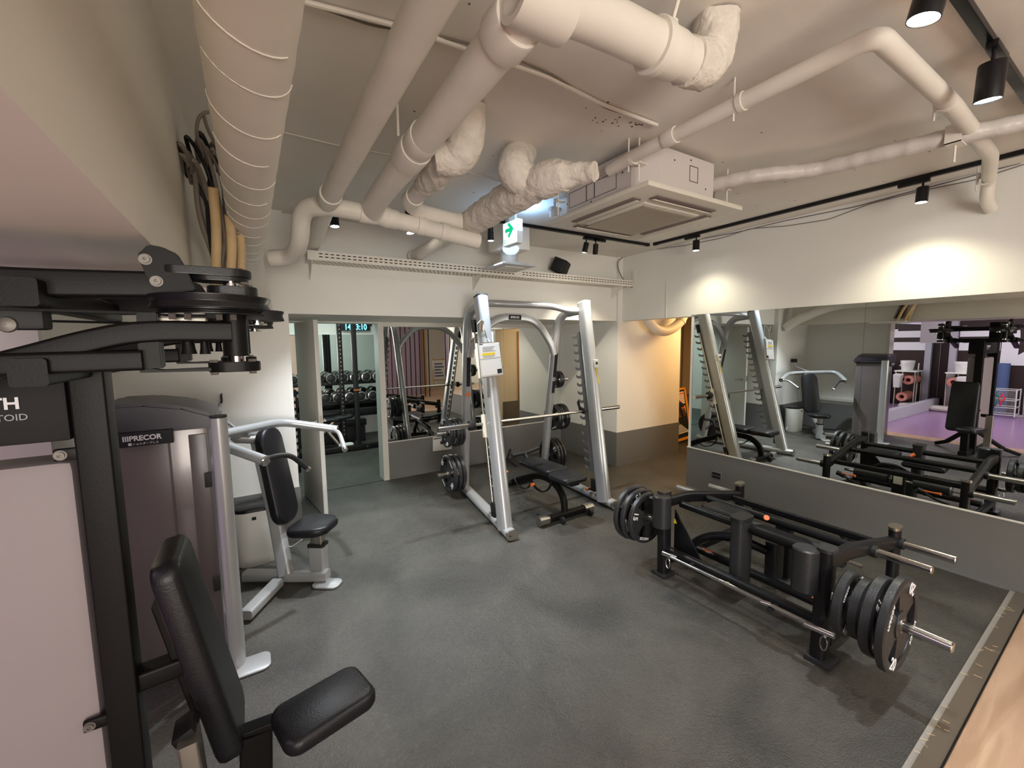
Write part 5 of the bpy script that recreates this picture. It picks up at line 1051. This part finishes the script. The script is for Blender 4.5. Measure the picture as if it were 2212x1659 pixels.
br = thing('broom', 'white-handled broom leaning in the studio corner', 'broom', (-5.7, 3.0, 0)); bm = B(); cyl(bm, (-5.62, 2.96, .12), (-5.80, 2.93, 1.1), .013, n=10); obj('handle', bm, ACP, br); bm = B(); box(bm, (-5.68, 2.86, 0), (-5.58, 3.06, .12), bev=.02); obj('head', bm, STEEL, br)
tg = tag(obj('towel_heap', (lambda b_: (cushion(b_, (-5.2, 3.02, .06), (.35, .5, .12), r=.1, soft=.05), b_)[1])(B()), CLOTH), 'grey heap of cloths on the studio floor by the corner post', 'cloth')
cr = thing('wire_cart', 'white wire cart with red and green bands in the studio', 'cart', (-5.1, 2.1, 0))
x0, x1, y0, y1 = -5.45, -5.05, 1.90, 2.32
for x in (x0, x1):
    for y in (y0, y1): bm = B(); cyl(bm, (x, y, .03), (x, y, .62), .010, n=8); obj('post', bm, WHITEP, cr)
for z in (.06, .22, .38, .60):
    bm = B()
    for a, b in (((x0, y0), (x1, y0)), ((x1, y0), (x1, y1)), ((x1, y1), (x0, y1)), ((x0, y1), (x0, y0))): cyl(bm, (*a, z), (*b, z), .007, n=8)
    obj('rail', bm, WHITEP, cr)
bm = B()
for k in range(20): cyl(bm, (x1, y0 + .02 * k + .02, .06), (x1, y0 + .02 * k + .02, .60), .002, n=5)
obj('wire', bm, WHITEP, cr)
for (y, z, m_, nm) in ((2.10, .42, REDP, 'red resistance band hanging on the wire cart'), (2.18, .44, mat('green_band', (.02, .2, .12), .5), 'green resistance band hanging on the wire cart'), (2.22, .28, mat('navy_band', (.04, .03, .12), .5), 'dark resistance band hanging on the wire cart')):
    bm = B(); P = [V((x1 + .02, y + .04 * math.cos(a), z + .05 * math.sin(a))) for a in [2 * PI * i / 14 for i in range(15)]]; sweep(bm, P, circ(.012, 8)); cyl(bm, (x1 + .02, y, z - .05), (x1 + .02, y + .01, z - .16), .012, n=8); cyl(bm, (x1 + .02, y, z + .05), (x1 + .015, y - .02, z + .14), .008, n=8); tag(obj('resistance_band', bm, m_), nm, 'band')
bl = obj('exercise_ball', (lambda b_: (bmesh.ops.create_uvsphere(b_, u_segments=28, v_segments=18, radius=.30, matrix=Matrix.Translation((-5.3, 1.50, .30))), b_)[1])(B()), BALL); tag(bl, 'large blue exercise ball beside the wire cart', 'ball')
for f_ in bl.data.polygons: f_.use_smooth = True
ml = thing('foam_roll', 'tall blue rolled mat standing behind the wire cart', 'mat', (-5.7, 2.2, 0)); bm = B(); lathe(bm, (-5.72, 2.24, 0), (0, 0, 1), [(0, .02), (0, .12), (1.15, .12), (1.15, .05), (1.13, .02)], 26); obj('roll', bm, BLUE, ml)
ps = thing('microphone_stand', 'thin white pole stand beside the wire cart', 'stand', (-5.5, 1.86, 0)); bm = B(); cyl(bm, (-5.5, 1.84, .03), (-5.5, 1.86, 1.2), .012, n=10); obj('pole', bm, WHITEP, ps); bm = B(); cyl(bm, (-5.5, 1.84, 0), (-5.5, 1.84, .03), .12, n=24); obj('base', bm, WHITEP, ps)
hs = thing('hanging_screen', 'grey hanging banner high before the studio wall', 'banner', (-3.2, 2.8, 1.6)); bm = B(); box(bm, (-3.25, 2.68, 1.64), (-3.2, 3.03, 2.5)); obj('banner', bm, LINEN, hs)
# ================================================================ BEHIND THE CAMERA (seen in the back mirror)
sc2 = thing('slat_screen', 'tall screen of thin black vertical bars before a pale purple wall', 'screen', (3.8, -2.6, 0))
for k in range(15):
    bm = B(); x = 2.9 + k * .155; box(bm, (x, -2.62, 0), (x + .022, -2.58, CZ)); obj('bar', bm, BLKM, sc2)
e2 = thing('easel', 'wooden easel with a printed board in the rear hall', 'easel', (5.94, -3.8, 0))
for s in (-1, 1): bm = B(); beam(bm, [(5.94 + s * .28, -3.75, 0), (5.94 + s * .20, -3.9, 1.25)], .035, .03, .005); obj('leg', bm, WOODF, e2)
bm = B(); box(bm, (5.70, -3.86, .45), (6.18, -3.83, 1.15)); o = obj('board', bm, PAPER, e2)
bm = B(); [box(bm, (5.76, -3.829, .55 + k * .11), (6.12 - .05 * (k % 3), -3.826, .60 + k * .11)) for k in range(5)]; obj('print_lines', bm, BLUE, o)
bm = B(); box(bm, (5.66, -3.85, .40), (6.22, -3.80, .44)); box(bm, (5.70, -3.87, 1.15), (6.18, -3.83, 1.19)); obj('crossbar', bm, WOODF, e2)
# ================================================================ STAGE EDGE nearest the viewer
fe = thing('clear_edge_strip', 'clear glossy strip along the edge of the wooden floor nearest the viewer', 'edge strip', (3.2, .47, 0))
bm = B(); prism(bm, [(1.0, .455, 0), (1.0, .475, 0), (4.37, .54, 0), (4.37, .515, 0)], (0, 0, .006)); obj('lip', bm, mat('edge_lip', (.30, .28, .25), .15, coat=.8), fe)
bm = B(); prism(bm, [(1.0, .39, .0), (1.0, .455, .0), (4.37, .515, .0), (4.37, .45, .0)], (0, 0, .010)); obj('clear_cover', bm, ACRYL, fe)
bm = B(); prism(bm, [(1.0, .384, .0), (1.0, .39, .0), (4.37, .45, .0), (4.37, .444, .0)], (0, 0, .013)); obj('dark_joint', bm, BROWNBLK, fe)
def scr(bm):
    for k in range(26):
        x = 1.9 + random.random() * 2.2; y = .468 + (x - 1.0) / 3.37 * .058 - random.random() * .05; a = random.uniform(-.6, .6)
        d = V((math.sin(a), math.cos(a), 0)) * random.uniform(.006, .016); cyl(bm, V((x, y, .0105)) - d, V((x, y, .0105)) + d, .0008, n=4)
o = one('scratch', mat('scratch_mark', (.75, .55, .25), .5), fe, scr); o['kind'] = 'stuff'
# floor seams
bm = B(); box(bm, (1.1495, 1.5, .0001), (1.151, 2.05, .0005)); box(bm, (1.72, 2.1, .0001), (1.7215, 2.7, .0005)); box(bm, (.45, 5.398, 0.0), (1.38, 5.404, .004))
struct('trim_20', bm, BLKM)
